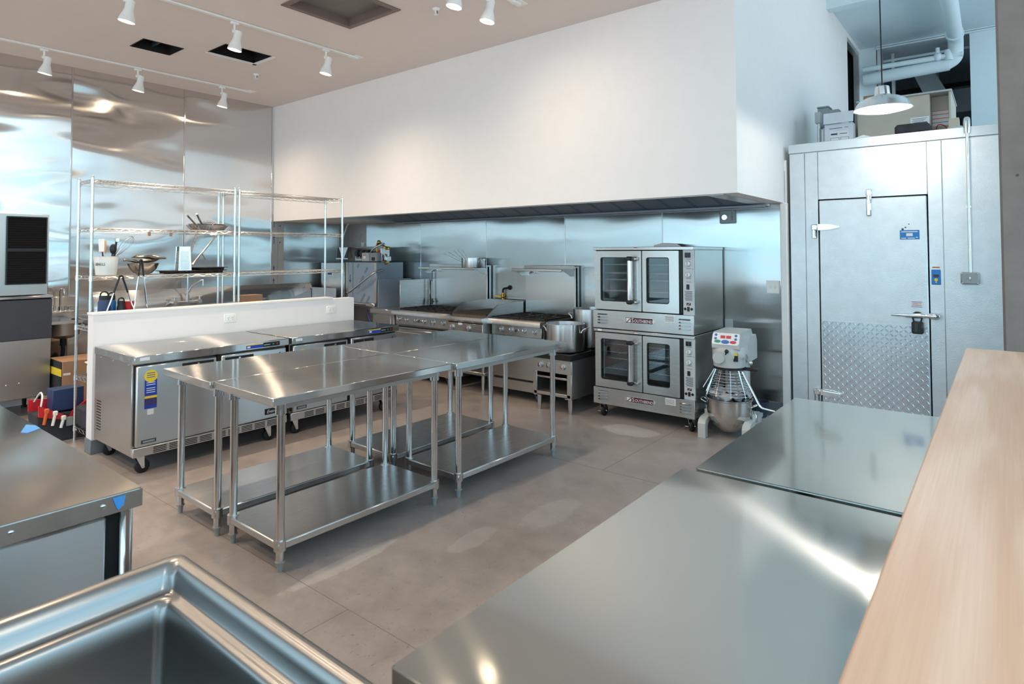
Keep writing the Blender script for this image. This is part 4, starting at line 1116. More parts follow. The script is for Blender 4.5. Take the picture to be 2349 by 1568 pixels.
# ================================================================ CONVECTION OVENS
def oven(z, lab):
    """one deck; local z 0 = underside of its base panel"""
    t = thing('convection_oven', lab, 'convection oven', (-2.66, 5.67, z), 'stacked convection ovens')
    x0, x1, yf, yb = -3.17, -2.155, 5.31, 6.03
    H = .79
    part(t, 'casing', B().box(x1-.02, x1, yf+.02, yb, .0+z, H-.03+z, .002).box(x0, x0+.02, yf+.02, yb, z, H-.03+z, .002).box(x0+.02, x1-.02, yb-.02, yb, z, H-.03+z).box(x0+.02, x1-.02, yf+.05, yb-.02, z+.0, z+.16).box(x0+.02, x1-.02, yf+.05, yb-.02, H-.09+z, H-.03+z), M['st_z'])
    part(t, 'top_cap', B().box(x0-.015, x1+.004, yf-.015, yb+.002, H-.03+z, H+z, .003), M['st_x'])
    bp = B().box(x0-.018, x1+.003, yf-.022, yf+.02, z, z+.175, .003); bp.m = 1
    for sx in (x0+.04, x1-.135):
        for r in range(4):
            zz = z+.045+r*.028
            bp.prism([(yf-.0225, zz+.012), (yf-.036, zz), (yf-.0225, zz)], 'x', sx, sx+.105)
    part(t, 'base_panel', bp, [M['st_x'], M['leg']])
    d0, d1 = z+.185, z+.752
    part(t, 'hinge_gap', B().ring(rrect(x0, x1, d0-.008, d1+.012, .004, 3), rrect(x0+.035, -2.305, z+.20, z+.735, .01, 3), 'y', yf+.012, yf+.02), M['dark'])
    # cooking cavity
    cv = B().box(x0+.03, -2.30, yf+.06, yf+.62, z+.165, z+.17).box(x0+.03, x0+.035, yf+.06, yf+.62, z+.17, z+.69).box(-2.305, -2.30, yf+.06, yf+.62, z+.17, z+.69).box(x0+.03, -2.30, yf+.615, yf+.62, z+.17, z+.69)
    part(t, 'cavity', cv, M['cav'])
    rk = B()
    for rz in (.36, .47, .535, .62):
        for dy in (.10, .58): rk.tube([(x0+.05, yf+dy, z+rz), (-2.32, yf+dy, z+rz)], .0055, 6)
        for i in range(26):
            xx = x0+.06+i*.0325; rk.tube([(xx, yf+.10, z+rz), (xx, yf+.58, z+rz)], .003, 4)
    part(t, 'oven_rack', rk, M['rack'])
    rs = B()
    for k in range(10): rs.ball((x0+.05, yf+.075, z+.25+k*.042), .006, 6)
    rs.tube([(x0+.05, yf+.075, z+.2), (x0+.05, yf+.075, z+.68)], .004, 6)
    part(t, 'rack_rail', rs, M['rack'])
    for i, (a, c, wa, wc) in enumerate(((x0+.012, -2.655, -3.095, -2.80), (-2.645, -2.285, -2.605, -2.378))):
        y0 = yf-.032
        o = rrect(a, c, d0, d1, .006, 4); inn = rrect(wa, wc, z+.265, z+.692, .022, 4)
        d = part(t, 'door', B().ring(o, inn, 'y', y0, yf+.005), M['st_x'])
        part(d, 'gasket', B().ring(rrect(wa-.002, wc+.002, z+.263, z+.694, .024, 4), rrect(wa+.008, wc-.008, z+.273, z+.684, .016, 4), 'y', y0+.004, y0+.014), M['black'])
        part(d, 'glass', B().box(wa, wc, y0+.014, y0+.019, z+.265, z+.692), M['glass'], 'tinted window pane')
        if i == 0:
            hx = -2.748
            part(d, 'door_handle', B().cyl((hx, y0-.055, z+.29), (hx, y0-.055, z+.66), .024, n=24), M['chrome'])
            part(d, 'handle_cap', B().box(hx-.03, hx+.03, y0-.082, y0-.028, z+.655, z+.70, .012), M['black']); part(d, 'handle_cap', B().box(hx-.03, hx+.03, y0-.082, y0-.028, z+.25, z+.295, .012), M['black'])
            part(d, 'handle_bracket', B().box(hx+.0, hx+.065, y0-.045, y0, z+.665, z+.69, .006).box(hx+.0, hx+.065, y0-.045, y0, z+.26, z+.285, .006), M['leg'])
    part(t, 'door_jamb', B().box(-2.283, -2.262, yf-.01, yf+.02, d0, d1), M['black'])
    # control column
    c0, c1 = -2.258, x1+.0
    part(t, 'control_panel', B().box(c0, c1, yf-.004, yf+.02, d0-.01, d1+.01, .002), M['panel'])
    yy = yf-.004
    sw_ = B().box(c0+.022, c0+.045, yy-.006, yy, z+.69, z+.735).box(c0+.05, c0+.073, yy-.006, yy, z+.69, z+.735).box(c0+.035, c0+.06, yy-.006, yy, z+.405, z+.45).box(c0+.04, c0+.06, yy-.006, yy, z+.21, z+.25)
    sw_.cyl((c0+.02, yy-.004, z+.23), (c0+.02, yy, z+.23), .012, n=16).cyl((c0+.08, yy-.004, z+.23), (c0+.08, yy, z+.23), .012, n=16)
    part(t, 'switch', sw_, M['black'], 'black rocker switches')
    for kz in (.635, .535):
        k = part(t, 'knob', B().cyl((c0+.05, yy, z+kz), (c0+.05, yy-.022, z+kz), .022, .018, 20), M['whitemetal'])
        part(k, 'dial_mark', B().box(c0+.046, c0+.054, yy-.024, yy-.021, z+kz-.015, z+kz+.015).cyl((c0+.05, yy-.0005, z+kz), (c0+.05, yy-.003, z+kz), .026, n=20), M['greyp'])
    pr = B()
    for k in range(9): pr.box(c0+.015+.004*(k % 3), c1-.015-.004*(k % 2), yy-.0008, yy, z+.385-k*.010, z+.389-k*.010)
    for zz in (.765-.09, .59, .50, .47): pr.box(c0+.03, c1-.025, yy-.0008, yy, z+zz, z+zz+.003)
    pr.m = 1; pr.box(c0+.032, c0+.072, yy-.001, yy, z+.262, z+.285); pr.box(c1-.012, c1-.006, yy-.002, yy, z+.585, z+.591)
    pr.m = 2; pr.prism([(c0+.04, z+.267), (c0+.06, z+.281), (c0+.064, z+.279), (c0+.044, z+.265)], 'y', yy-.0014, yy-.001)
    part(t, 'printed_legend', pr, [M['ink'], M['maroon'], M['paper']])
    # badge with the maker's name
    bd = B().prism([(-2.845, z+.095), (-2.825, z+.123), (-2.545, z+.123), (-2.525, z+.095), (-2.545, z+.067), (-2.825, z+.067)], 'y', yf-.0255, yf-.022)
    bd.m = 1; bd.box(-2.825, -2.547, yf-.0265, yf-.0255, z+.070, z+.120)
    bd.m = 2; bd.prism([(-2.82, z+.075), (-2.82, z+.115), (-2.772, z+.115), (-2.772, z+.075)], 'y', yf-.0272, yf-.0265)
    bd.m = 1; bd.prism([(-2.818, z+.075), (-2.778, z+.113), (-2.772, z+.109), (-2.806, z+.075)], 'y', yf-.0278, yf-.0272)
    bd.m = 2
    bd.join(letters('S', .058, (-2.752, yf-.0268, z+.094), '-y', .0006, sx=.9)).join(letters('OUTHBEND', .040, (-2.642, yf-.0268, z+.090), '-y', .0006, sx=.86))
    part(t, 'brand_badge', bd, [M['alu'], M['maroon'], M['paper']], 'maroon badge lettered SOUTHBEND')
    lb = B().box(-2.43, -2.33, yf-.0228, yf-.022, z+.10, z+.165); lb.m = 1
    for k in range(5): lb.box(-2.425, -2.34, yf-.0234, yf-.0228, z+.150-k*.010, z+.153-k*.010)
    part(t, 'rating_label', lb, [M['paper'], M['ink']], 'white rating label')
    lb = B(); lb.box(x0+.03, x0+.075, yf-.0158, yf-.015, H-.025+z, H-.005+z); part(t, 'maker_label', lb, M['paper'])
    lb = B(); lb.box(-2.74, -2.705, yf-.0158, yf-.015, H-.024+z, H-.012+z); lb.m = 1; lb.box(-2.74, -2.705, yf-.0158, yf-.015, H-.012+z, H-.006+z)
    part(t, 'hot_surface_label', lb, [M['paper'], M['red']], 'red and white label')
    return t
M['panel'] = plain('printed control panel', srgb(196, 202, 206), .4)
M['cav'] = plain('dark oven enamel', srgb(96, 104, 108), .35, .6)
LOW, UPP = .135, .865
o2 = oven(UPP, 'upper convection oven of the stack, its front windows below the hood')
OV = dup(o2, (-2.66, 5.67, .126), 'lower convection oven of the stack, standing on casters')
OV.scale.z = .925; ORG[OV.name] = (-2.66, 5.67, LOW)
for x, y in ((-3.10, 5.33), (-2.20, 5.33), (-3.10, 5.93), (-2.20, 5.93)):
    c = caster(x, y, OV, .138, .052)
    part(c, 'brake', B().box(x-.06, x-.02, y-.02, y+.0, .045, .055, .003), M['zinc'])
solo('oven_flue', B().prism([(-2.80, 1.656), (-2.80, 1.675), (-2.70, 1.70), (-2.55, 1.69), (-2.50, 1.66), (-2.5, 1.656)], 'y', 5.85, 5.99), M['dull'], 'low grey vent box on top of the upper oven', 'vent box')

# ================================================================ PLANETARY MIXER
t = thing('planetary_mixer', 'grey floor-standing planetary mixer with wire guard and steel bowl', 'mixer', (-1.90, 5.46, 0), rz=math.radians(4))
cx, cy = 0, 0
bs_ = B()
for s in (-1, 1):
    path = [(-.0, .0)]
    b = B().prism([(-.225, 0), (-.155, 0), (-.15, .09), (-.12, .12), (.25, .14), (.25, .17), (-.14, .165), (-.20, .15), (-.225, .12)], 'x', s*.185-.032, s*.185+.032)
    bs_.join(b)
bs_.box(-.2, .2, .20, .30, 0, .17, .02)
part(t, 'base', bs_, M['mixer'])
part(t, 'column', B().box(-.10, .10, .19, .33, .12, .72, .03), M['mixer'])
hd = B()
hd.lathe([(0, .60), (.125, .60), (.132, .605), (.138, .68), (.142, .70), (.142, .755), (.13, .775), (0, .775)], (0, -.01, 0), 40)
hd.prism([(-.13, .77), (-.135, .80), (-.085, .895), (-.06, .905), (.30, .905), (.34, .86), (.34, .64), (.10, .62), (-.0, .70)], 'x', -.115, .115)
hd.prism([(-.02, .72), (.0, .78), (.06, .86), (.30, .86), (.34, .80), (.34, .64), (.06, .64)], 'x', .115, .155)
part(t, 'head', hd, M['mixer'])
# panel on sloping front
Mp = Matrix.Translation((0, -.112, .848)) @ Matrix.Rotation(math.atan2(.05, .095), 4, 'X') @ Matrix.Rotation(PI/2, 4, 'X')
Mp = Matrix.Translation((0, -.113, .847)) @ Matrix.Rotation(PI/2-math.atan2(.05, .095), 4, 'X')
def on(b): return b.xf(Mp)
part(t, 'control_panel', on(B().prism(rrect(-.115, .115, -.052, .055, .018, 4), 'z', 0, .006)), M['whitemetal'], 'white keypad')
dp = B()
dp.box(-.045, -.004, .005, .032, .006, .0072).box(.004, .045, .005, .032, .006, .0072)
dp.m = 1
for x in (-.085, .085):
    for y in (.035, .002): dp.cyl((x, y, .006), (x, y, .0075), .012, n=16)
dp.prism([(.034*math.cos(2*PI*i/24), -.026+.018*math.sin(2*PI*i/24)) for i in range(24)], 'z', .006, .0076)
dp.m = 2; dp.prism([(-.066+.028*math.cos(2*PI*i/20), -.024+.014*math.sin(2*PI*i/20)) for i in range(20)], 'z', .006, .0071)
dp.m = 0; dp.prism([(.066+.028*math.cos(2*PI*i/20), -.026+.014*math.sin(2*PI*i/20)) for i in range(20)], 'z', .006, .0071)
part(t, 'keys', on(dp), [plain('red key', srgb(206, 70, 80), .4), plain('blue key', srgb(60, 110, 190), .4), plain('green key', srgb(40, 150, 120), .4)])
part(t, 'hub_cover', B().cyl((-.05, -.145, .692), (-.05, -.168, .692), .055, .05, 28), M['mixer'])
part(t, 'speed_lever', B().tube([(.0, -.14, .71), (.02, -.165, .745)], .006, 8).ball((.022, -.168, .752), .018, 12), M['black'])
wl_ = B().box(.055, .105, -.142, -.137, .665, .735).xf(Matrix.Translation((0, .012, 0)) @ Matrix.Rotation(.0, 4, 'Z')); wl_.m = 1; wl_.box(.057, .103, -.1315, -.129, .715, .735)
part(t, 'warning_label', wl_, [M['black'], M['yellow']], 'black and yellow warning label')
part(t, 'hub_handle', B().tube([(.13, -.06, .69), (.17, -.10, .695), (.20, -.12, .67)], .008, 8).ball((.205, -.122, .665), .02, 10), M['zinc'])
part(t, 'clamp_ring', B().lathe([(.12, .585), (.135, .585), (.135, .603), (.12, .603)], (0, -.01, 0), 36), M['black'])
part(t, 'ring_handle', B().box(.10, .24, -.03, .01, .578, .605, .008), M['black'])
gd = B()
for k in range(9):
    f_ = k/8; r_ = .125+.075*f_; zz = .555-.185*f_
    gd.tube([(r_*math.cos(2*PI*i/36), -.01+r_*math.sin(2*PI*i/36), zz) for i in range(36)], .0028, 6, closed=True)
for k in range(10):
    a = 2*PI*k/10; gd.tube([(.118*math.cos(a), -.01+.118*math.sin(a), .585), (.205*math.cos(a), -.01+.205*math.sin(a), .36)], .0035, 6)
part(t, 'bowl_guard', gd, M['chrome'], 'chrome wire bowl guard')
part(t, 'feed_chute', B().tube(fillet([(.12, -.05, .57), (.28, -.12, .30), (.40, -.14, .29)], .03), .010, 8), M['zinc'])
part(t, 'guard_arm', B().tube([(-.11, -.08, .58), (-.19, -.15, .42)], .005, 6).tube([(-.09, -.11, .58), (-.15, -.19, .40)], .005, 6), M['zinc'])
bz = .035
part(t, 'bowl', B().lathe([(0, bz), (.05, bz+.003), (.10, bz+.025), (.15, bz+.075), (.18, bz+.14), (.188, bz+.20), (.189, bz+.285), (.20, bz+.292), (.20, bz+.30), (.186, bz+.30), (.184, bz+.20), (.145, bz+.08), (0, bz+.01)], (0, -.03, 0), 56), M['leg'], 'polished steel bowl')
bh = B()
for s in (-1, 1):
    bh.tube(fillet([(s*.19, -.03-.04, .275), (s*.24, -.03-.045, .30), (s*.24, -.03+.045, .30), (s*.19, -.03+.04, .275)], .02), .005, 8)
    bh.box(s*.205-.02, s*.205+.02, -.02, .03, .14, .21, .006).cyl((s*.205, 0, .21), (s*.205, 0, .235), .014, n=12)
part(t, 'bowl_bracket', bh, M['zinc'])
# things in the bowl (the mixer is turned 8 degrees)
mr_ = Matrix.Translation((-1.90, 5.46, 0)) @ Matrix.Rotation(math.radians(4), 4, 'Z')
random.seed(3)
def crumple(n, R, zc, amp, sq):
    vs = []; rows = 9
    for i in range(rows):
        for k in range(n):
            a = 2*PI*k/n; rr = R*(.25+.75*i/(rows-1)); zz = zc+amp*1.3*math.sin(3*a+i*1.3)+amp*.8*math.sin(5*a-i*.9)+random.uniform(-amp, amp)*.6
            vs.append((rr*math.cos(a), -.03+rr*math.sin(a)*sq, zz+.05*(i/(rows-1))))
    fs = [(i*n+k, i*n+(k+1) % n, (i+1)*n+(k+1) % n, (i+1)*n+k) for i in range(rows-1) for k in range(n)]
    return B().add(vs, fs+[tuple(range(n))])
solo('plastic_bag', crumple(34, .186, .335, .020, 1).xf(mr_), M['bag'], 'clear plastic bag bunched in the mixer bowl under the guard', 'plastic bag', ang=80)
solo('mixer_cloth', crumple(18, .095, .318, .014, .8).xf(mr_ @ Matrix.Translation((.075, -.02, .0))), M['cloth'], 'dark striped bundle lying in the mixer bowl', 'cloth bundle', ang=80)

# small bucket on a floor drain box by the wall end
t = thing('bucket', 'small dark blue-grey bucket by the splash wall next to the mixer', 'bucket', (-1.775, 5.86, .10))
part(t, 'bucket_body', B().lathe([(0, .0), (.062, 0), (.066, .006), (.088, .135), (.092, .14), (.084, .14), (.06, .01), (0, .006)], (-1.775, 5.86, .10), 32), plain('dusty blue bucket', srgb(52, 66, 84), .5, mottle=.3))
solo('drain_box', B().box(-1.87, -1.69, 5.78, 5.95, 0, .10, .006), M['greyp'], 'low grey box on the floor under the small bucket', 'floor box')

# fittings on the splash wall
t = thing('fire_alarm_horn', 'grey fire alarm horn and strobe high on the splash wall', 'fire alarm', (-2.105, 6.05, 1.95))
part(t, 'housing', B().box(-2.18, -2.03, 6.025, YB, 1.885, 2.015, .008), M['greyp'])
part(t, 'strobe', B().cyl((-2.125, 6.026, 1.945), (-2.125, 6.008, 1.945), .036, .026, 24), M['chrome'])
lb = B()
for k, ch in enumerate('FIRE'): lb.join(letters(ch, .022, (-2.055, 6.0245, 1.985-k*.02), '-y', .0008))
part(t, 'lettering', lb, M['ink'])
t = thing('light_switch', 'white double light switch plate on the splash wall by the cold room', 'light switch', (-1.69, 6.05, 1.275))
part(t, 'cover_plate', B().box(-1.75, -1.63, 6.052, YB, 1.215, 1.335, .004), M['plastic_w'])
part(t, 'toggle', B().box(-1.715, -1.706, 6.04, 6.052, 1.265, 1.285, .002).box(-1.674, -1.665, 6.04, 6.052, 1.265, 1.285, .002), M['whitemetal'])
t = thing('wall_socket', 'grey steel wall socket behind the mixer head', 'power outlet', (-2.11, 6.05, .88))
part(t, 'cover_plate', B().box(-2.15, -2.07, 6.052, YB, .81, .95, .004), M['grey'])
part(t, 'socket', B().cyl((-2.11, 6.053, .85), (-2.11, 6.047, .85), .024, n=24).box(-2.118, -2.114, 6.045, 6.048, .85, .86).box(-2.106, -2.102, 6.045, 6.048, .85, .86), M['greyp'])
# ================================================================ WALK-IN COLD ROOM
YF = YB
t = thing('walk_in_cooler', 'large galvanised walk-in cooler with tread plate door', 'walk-in cooler', (-.5, 7.3, 0))
part(t, 'shell', B().box(-1.53, .7, YF+.012, 8.6, 0, 2.57), M['gal'])
for a, c in ((-1.53, -1.402), (-1.398, -1.292), (-.468, -.372), (-.368, .7)):
    part(t, 'wall_panel', B().box(a, c, YF, YF+.03, 0, 2.508, .002), M['gal'])
part(t, 'header_panel', B().box(-1.288, -.472, YF, YF+.03, 2.075, 2.508, .002), M['gal'])
part(t, 'top_fascia', B().box(-1.535, .7, YF-.012, YF+.05, 2.512, 2.595, .003), M['galtrim'])
part(t, 'door_gasket', B().box(-1.292, -.464, YF+.012, YF+.028, 0, 2.078), M['black'])
d = part(t, 'door', B().box(-1.279, -.476, YF-.03, YF+.012, .02, 2.064, .006), M['gal'])
kp = B().box(-1.268, -.486, YF-.033, YF-.03, .05, .99)
import math as _m
nx, nz = 23, 27
for i in range(nx):
    for j in range(nz):
        px_ = -1.255+.757*i/(nx-1); pz_ = .065+.912*j/(nz-1)
        a = PI/4 if (i+j) % 2 == 0 else -PI/4
        l, w_ = .020, .0062
        ca, sa = math.cos(a), math.sin(a)
        o = [(-l, 0), (0, -w_), (l, 0), (0, w_)]
        vs = [(px_+u*ca-v*sa, YF-.0331, pz_+u*sa+v*ca) for u, v in o]
        vs += [(px_+u*ca*.55-v*sa*.4, YF-.0362, pz_+u*sa*.55+v*ca*.4) for u, v in o]
        kp.add(vs, [(0, 1, 5, 4), (1, 2, 6, 5), (2, 3, 7, 6), (3, 0, 4, 7), (4, 5, 6, 7)])
part(d, 'kick_plate', kp, M['tread'], 'diamond tread kick plate', ang=15)
def hinge(z):
    h = B().prism([(-1.29, z-.028), (-1.29, z+.028), (-1.19, z+.022), (-1.115, z+.006), (-1.115, z-.006), (-1.19, z-.022)], 'y', YF-.045, YF-.032)
    h.prism([(-1.27, z-.012), (-1.27, z+.012), (-1.13, z+.003), (-1.13, z-.003)], 'y', YF-.056, YF-.045)
    h.box(-1.345, -1.288, YF-.05, YF, z-.03, z+.028, .01).cyl((-1.325, YF-.03, z-.085), (-1.325, YF-.03, z), .017, n=14).box(-1.345, -1.305, YF-.012, YF, z-.10, z-.02, .006)
    part(d, 'strap_hinge', h, M['chrome'])
hinge(1.825); hinge(.36)
part(d, 'door_closer', B().box(-.905, -.862, YF-.05, YF, 2.075, 2.14, .006).cyl((-.884, YF-.04, 2.05), (-.884, YF-.04, 2.09), .022, n=14).box(-.905, -.868, YF-.055, YF-.03, 1.91, 2.06, .008), M['chrome'])
hb = B().lathe([(0, 0), (.010, .0), (.022, .20), (.02, .23), (.015, .25), (.022, .27), (.03, .31), (.018, .335), (0, .34)], (0, 0, 0), 18)
hb.xf(Matrix.Translation((-.735, YF-.07, 1.083)) @ Matrix.Rotation(PI/2, 4, 'Y') @ Matrix.Identity(4))
hb.box(-.64, -.53, YF-.06, YF-.03, 1.06, 1.10, .01).box(-.44, -.405, YF-.05, YF, 1.06, 1.10, .01)
part(d, 'latch_handle', hb, M['chrome'])
part(d, 'thermometer_label', B().box(-.665, -.528, YF-.0335, YF-.03, 1.705, 1.782).add([], []), M['cobalt'], 'blue label plate')
lb = B()
lb.box(-.62, -.575, YF-.0345, YF-.0335, 1.732, 1.757)
for z, a, c in ((1.765, -.655, -.54), (1.712, -.655, -.62), (1.712, -.61, -.56), (1.718, -.553, -.54)): lb.box(a, c, YF-.0345, YF-.0335, z, z+.007)
part(d, 'label_print', lb, M['paper'])
lb = B().box(-.60, -.515, YF-.0335, YF-.03, 1.145, 1.20); lb.m = 1
lb.join(letters('MADE IN', .016, (-.557, YF-.0338, 1.180), '-y', .0004)).join(letters('AMERICA', .016, (-.557, YF-.0338, 1.164), '-y', .0004))
lb.m = 2; lb.box(-.595, -.52, YF-.0342, YF-.0335, 1.191, 1.194).box(-.595, -.52, YF-.0342, YF-.0335, 1.149, 1.152)
part(d, 'maker_sticker', lb, [M['paper'], M['red'], M['blue']], 'white sticker lettered MADE IN AMERICA')
part(d, 'screw_holes', B().cyl((-.625, YF-.0305, 1.805), (-.625, YF-.029, 1.805), .006, n=10).cyl((-.60, YF-.0305, 1.832), (-.60, YF-.029, 1.832), .005, n=10).cyl((-.645, YF-.0305, 1.79), (-.645, YF-.029, 1.79), .009, n=10), M['ink'])
t = thing('padlock_box', 'black key safe hanging from the cooler door latch', 'key safe', (-.555, YF-.08, .94))
part(t, 'safe_body', B().box(-.592, -.512, YF-.095, YF-.045, .935, 1.035, .01), M['black'])
part(t, 'shackle', B().tube([(-.575, YF-.07, 1.03)]+arc((-.552, YF-.07, 1.075), .035, 180, 0, 8, 'xz')+[(-.53, YF-.07, 1.03)], .006, 8), M['black'])
part(t, 'dial', B().box(-.57, -.55, YF-.099, YF-.094, .95, 1.02, .003), M['char'])
t = thing('keypad', 'blue temperature control keypad on the cooler beside its door', 'keypad', (-.42, YF, 1.33))
part(t, 'keypad_face', B().box(-.455, -.392, YF-.008, YF, 1.335, 1.458, .004), M['cobalt'])
part(t, 'display', B().box(-.442, -.405, YF-.0095, YF-.008, 1.395, 1.418), M['ink'])
part(t, 'buttons', B().cyl((-.424, YF-.010, 1.375), (-.424, YF-.008, 1.375), .012, n=16).cyl((-.424, YF-.010, 1.356), (-.424, YF-.008, 1.356), .006, n=10), M['yellow'])
part(t, 'warning_strip', B().box(-.448, -.398, YF-.002, YF, 1.470, 1.481), M['orange'])
t = thing('conduit_switch', 'metal conduit with pull elbow running down to a grey switch box on the cooler', 'switch box', (-.2, YF, 1.35))
part(t, 'conduit', B().tube([(-.2, YF-.022, 1.44), (-.2, YF-.022, 2.58)], .011, 12).box(-.215, -.185, YF-.012, YF, 1.95, 1.965), M['zinc'])
part(t, 'pull_elbow', B().tube([(-.2, YF-.022, 2.54), (-.2, YF-.02, 2.63), (-.2, YF+.02, 2.66)], .022, 14), M['zinc'])
part(t, 'switch_cover', B().box(-.262, -.142, YF-.05, YF, 1.345, 1.44, .01), M['greyp'])
part(t, 'toggle', B().box(-.207, -.197, YF-.062, YF-.05, 1.385, 1.405, .002), M['plastic_w'])
part(t, 'corner_screws', B().ball((-.25, YF-.05, 1.355), .006, 8).ball((-.154, YF-.05, 1.355), .006, 8).ball((-.25, YF-.05, 1.43), .006, 8).ball((-.154, YF-.05, 1.43), .006, 8), M['zinc'])
# things on top of the cold room
ZW = 2.57
t = thing('condensing_unit', 'big beige metal equipment cabinet on top of the walk-in cooler', 'equipment cabinet', (-.7, 6.8, ZW))
part(t, 'cabinet', B().box(-1.03, -.47, 6.46, 7.2, ZW, 2.985, .004), M['beige'])
part(t, 'top_lid', B().box(-1.035, -.31, 6.44, 7.21, 2.985, 3.0, .003), M['grey'])
part(t, 'service_bay', B().box(-.47, -.335, 6.62, 7.2, ZW, 2.985, .003).box(-.335, -.318, 6.46, 7.2, ZW, 2.985, .002), M['beige'])
lb = B().box(-.615, -.475, 6.4585, 6.46, 2.68, 2.79); lb.m = 1
for k in range(8): lb.box(-.605+.01*(k % 2), -.49-.012*(k % 3), 6.4578, 6.4585, 2.775-k*.011, 2.778-k*.011)
part(t, 'data_label', lb, [M['paper'], M['ink']], 'white data label')
lb = B().box(-.465, -.345, 6.617, 6.62, 2.72, 2.86); lb.m = 1
for z in (2.852, 2.818, 2.782): lb.box(-.465, -.345, 6.6155, 6.617, z, z+.006)
lb.m = 2; lb.box(-.465, -.345, 6.6155, 6.617, 2.748, 2.752)
part(t, 'warning_label', lb, [M['paper'], M['orange'], M['ink']], 'striped warning label')
part(t, 'wires', B().tube(fillet([(-.45, 6.60, 2.62), (-.42, 6.50, 2.72), (-.36, 6.52, 2.70), (-.35, 6.6, 2.6)], .05), .004, 6), M['red']).name = 'loose_wire'
part(t, 'loose_wire', B().tube(fillet([(-.50, 6.56, 2.60), (-.46, 6.44, 2.66), (-.38, 6.46, 2.62), (-.36, 6.55, 2.575)], .05), .004, 6), M['grey'])
t = thing('carton', 'open white carton with printed label on top of the cooler', 'cardboard box', (-1.17, 6.4, ZW))
part(t, 'carton_body', B().box(-1.29, -1.05, 6.36, 6.62, ZW, 2.80, .004), M['cardw'])
part(t, 'carton_flap', B().box(-1.295, -1.045, 6.335, 6.345, 2.80, 2.905, .002).xf(Matrix.Translation((0, 6.345, 2.80)) @ Matrix.Rotation(-.16, 4, 'X') @ Matrix.Translation((0, -6.345, -2.80))), M['cardw'])
lb = B().box(-1.245, -1.085, 6.357, 6.36, ZW+.05, ZW+.16); lb.m = 1
for k in range(2): lb.box(-1.24+.085*k, -1.165+.078*k, 6.3555, 6.357, ZW+.055, ZW+.10)
lb.box(-1.235, -1.18, 6.3555, 6.357, ZW+.125, ZW+.14).box(-1.16, -1.10, 6.3555, 6.357, ZW+.13, ZW+.136); lb.m = 0
for k in range(2): lb.box(-1.237+.085*k, -1.168+.078*k, 6.354, 6.3555, ZW+.058, ZW+.097)
lb.m = 1; lb.box(-1.25, -1.14, 6.3585, 6.36, ZW+.185, ZW+.19).box(-1.12, -1.09, 6.3585, 6.36, ZW+.187, ZW+.191)
part(t, 'printed_label', lb, [M['paper'], M['navy']])
solo('brown_carton', B().box(-1.03, -.80, 6.8, 7.1, 3.0, 3.12, .004), M['card'], 'brown carton lying on the beige cabinet behind the pendant lamp', 'cardboard box')
t = thing('disconnect_box', 'tall grey electrical box with conduits beside the white carton', 'electrical box', (-1.38, 6.75, ZW))
part(t, 'enclosure', B().box(-1.44, -1.34, 6.8, 6.95, 2.87, 3.06, .004), M['greyp'])
part(t, 'enclosure_lid', B().box(-1.445, -1.335, 6.79, 6.96, 3.06, 3.075, .003), M['greyp'])
for dx in (0, .035, .07): part(t, 'conduit', B().tube(fillet([(-1.43+dx, 6.86, 2.88), (-1.43+dx, 6.86, 2.72), (-1.43+dx*1.6, 6.80, 2.58)], .05), .012, 10), M['zinc'])
t = thing('junction_box', 'small grey junction box standing forward of the tall electrical box', 'electrical box', (-1.36, 6.4, ZW))
part(t, 'enclosure', B().box(-1.385, -1.335, 6.42, 6.50, 2.84, 2.945, .003), M['grey'])
part(t, 'conduit', B().tube(fillet([(-1.36, 6.46, 2.84), (-1.36, 6.46, 2.68), (-1.35, 6.44, 2.575)], .04), .013, 10), M['zinc'])
part(t, 'rear_enclosure', B().box(-1.31, -1.22, 6.66, 6.78, 2.86, 3.0, .004), M['greyp'])
solo('black_pouch', B().box(-.70, -.45, 6.12, 6.30, 2.596, 2.685, .02), M['cloth'], 'black flat case lying on the cooler top below the data label', 'case')
solo('paper_sheet', B().prism([(-1.02, 2.596), (-.98, 2.61), (-.93, 2.625), (-.86, 2.60), (-.86, 2.596)], 'y', 6.1, 6.25), M['paper'], 'folded white paper on the cooler top edge', 'paper')
t = thing('metal_offcut', 'small metal box and tray at the column end of the cooler top', 'metal box', (-.28, 6.3, 2.596))
part(t, 'tray', B().box(-.33, -.23, 6.15, 6.3, 2.596, 2.625, .006), M['grey'])
part(t, 'box_body', B().prism([(6.3, 2.6), (6.3, 2.72), (6.42, 2.72), (6.5, 2.6)], 'x', -.33, -.26), M['beige'])
# loft pipework
t = thing('ceiling_pipe', 'thick white pipe running under the high ceiling and bending down at its end', 'pipe', (-.45, 9, 4.4))
part(t, 'pipe_run', B().tube(fillet([(-.40, 7.0, 4.44), (-.42, 9.85, 4.38), (-.43, 9.98, 4.16), (-.55, 9.98, 4.10)], .16, 8), .085, 20), M['loft'])
part(t, 'coupling', B().cyl((-.42, 9.55, 4.385), (-.42, 9.65, 4.383), .10, n=20), M['loft'])
t = thing('ceiling_pipe', 'wide horizontal pale pipe above the beige cabinet, running into the side room', 'pipe', (-.9, 10, 4.0))
part(t, 'pipe_run', B().tube([(-1.5, 9.98, 4.06), (-.5, 9.98, 4.10)], .085, 18), M['loft'])
t = thing('ceiling_pipe', 'thin horizontal pale pipe with valve above the wide one', 'pipe', (-.9, 9.95, 4.2))
part(t, 'pipe_run', B().tube([(-1.5, 9.9, 4.19), (-.35, 9.9, 4.19)], .035, 12), M['loft'])
part(t, 'valve', B().cyl((-.62, 9.9, 4.19), (-.62, 9.9, 4.32), .025, n=12).ball((-.62, 9.9, 4.20), .055, 12).cyl((-.5, 9.9, 4.13), (-.5, 9.9, 4.27), .05, n=14), M['loft'])
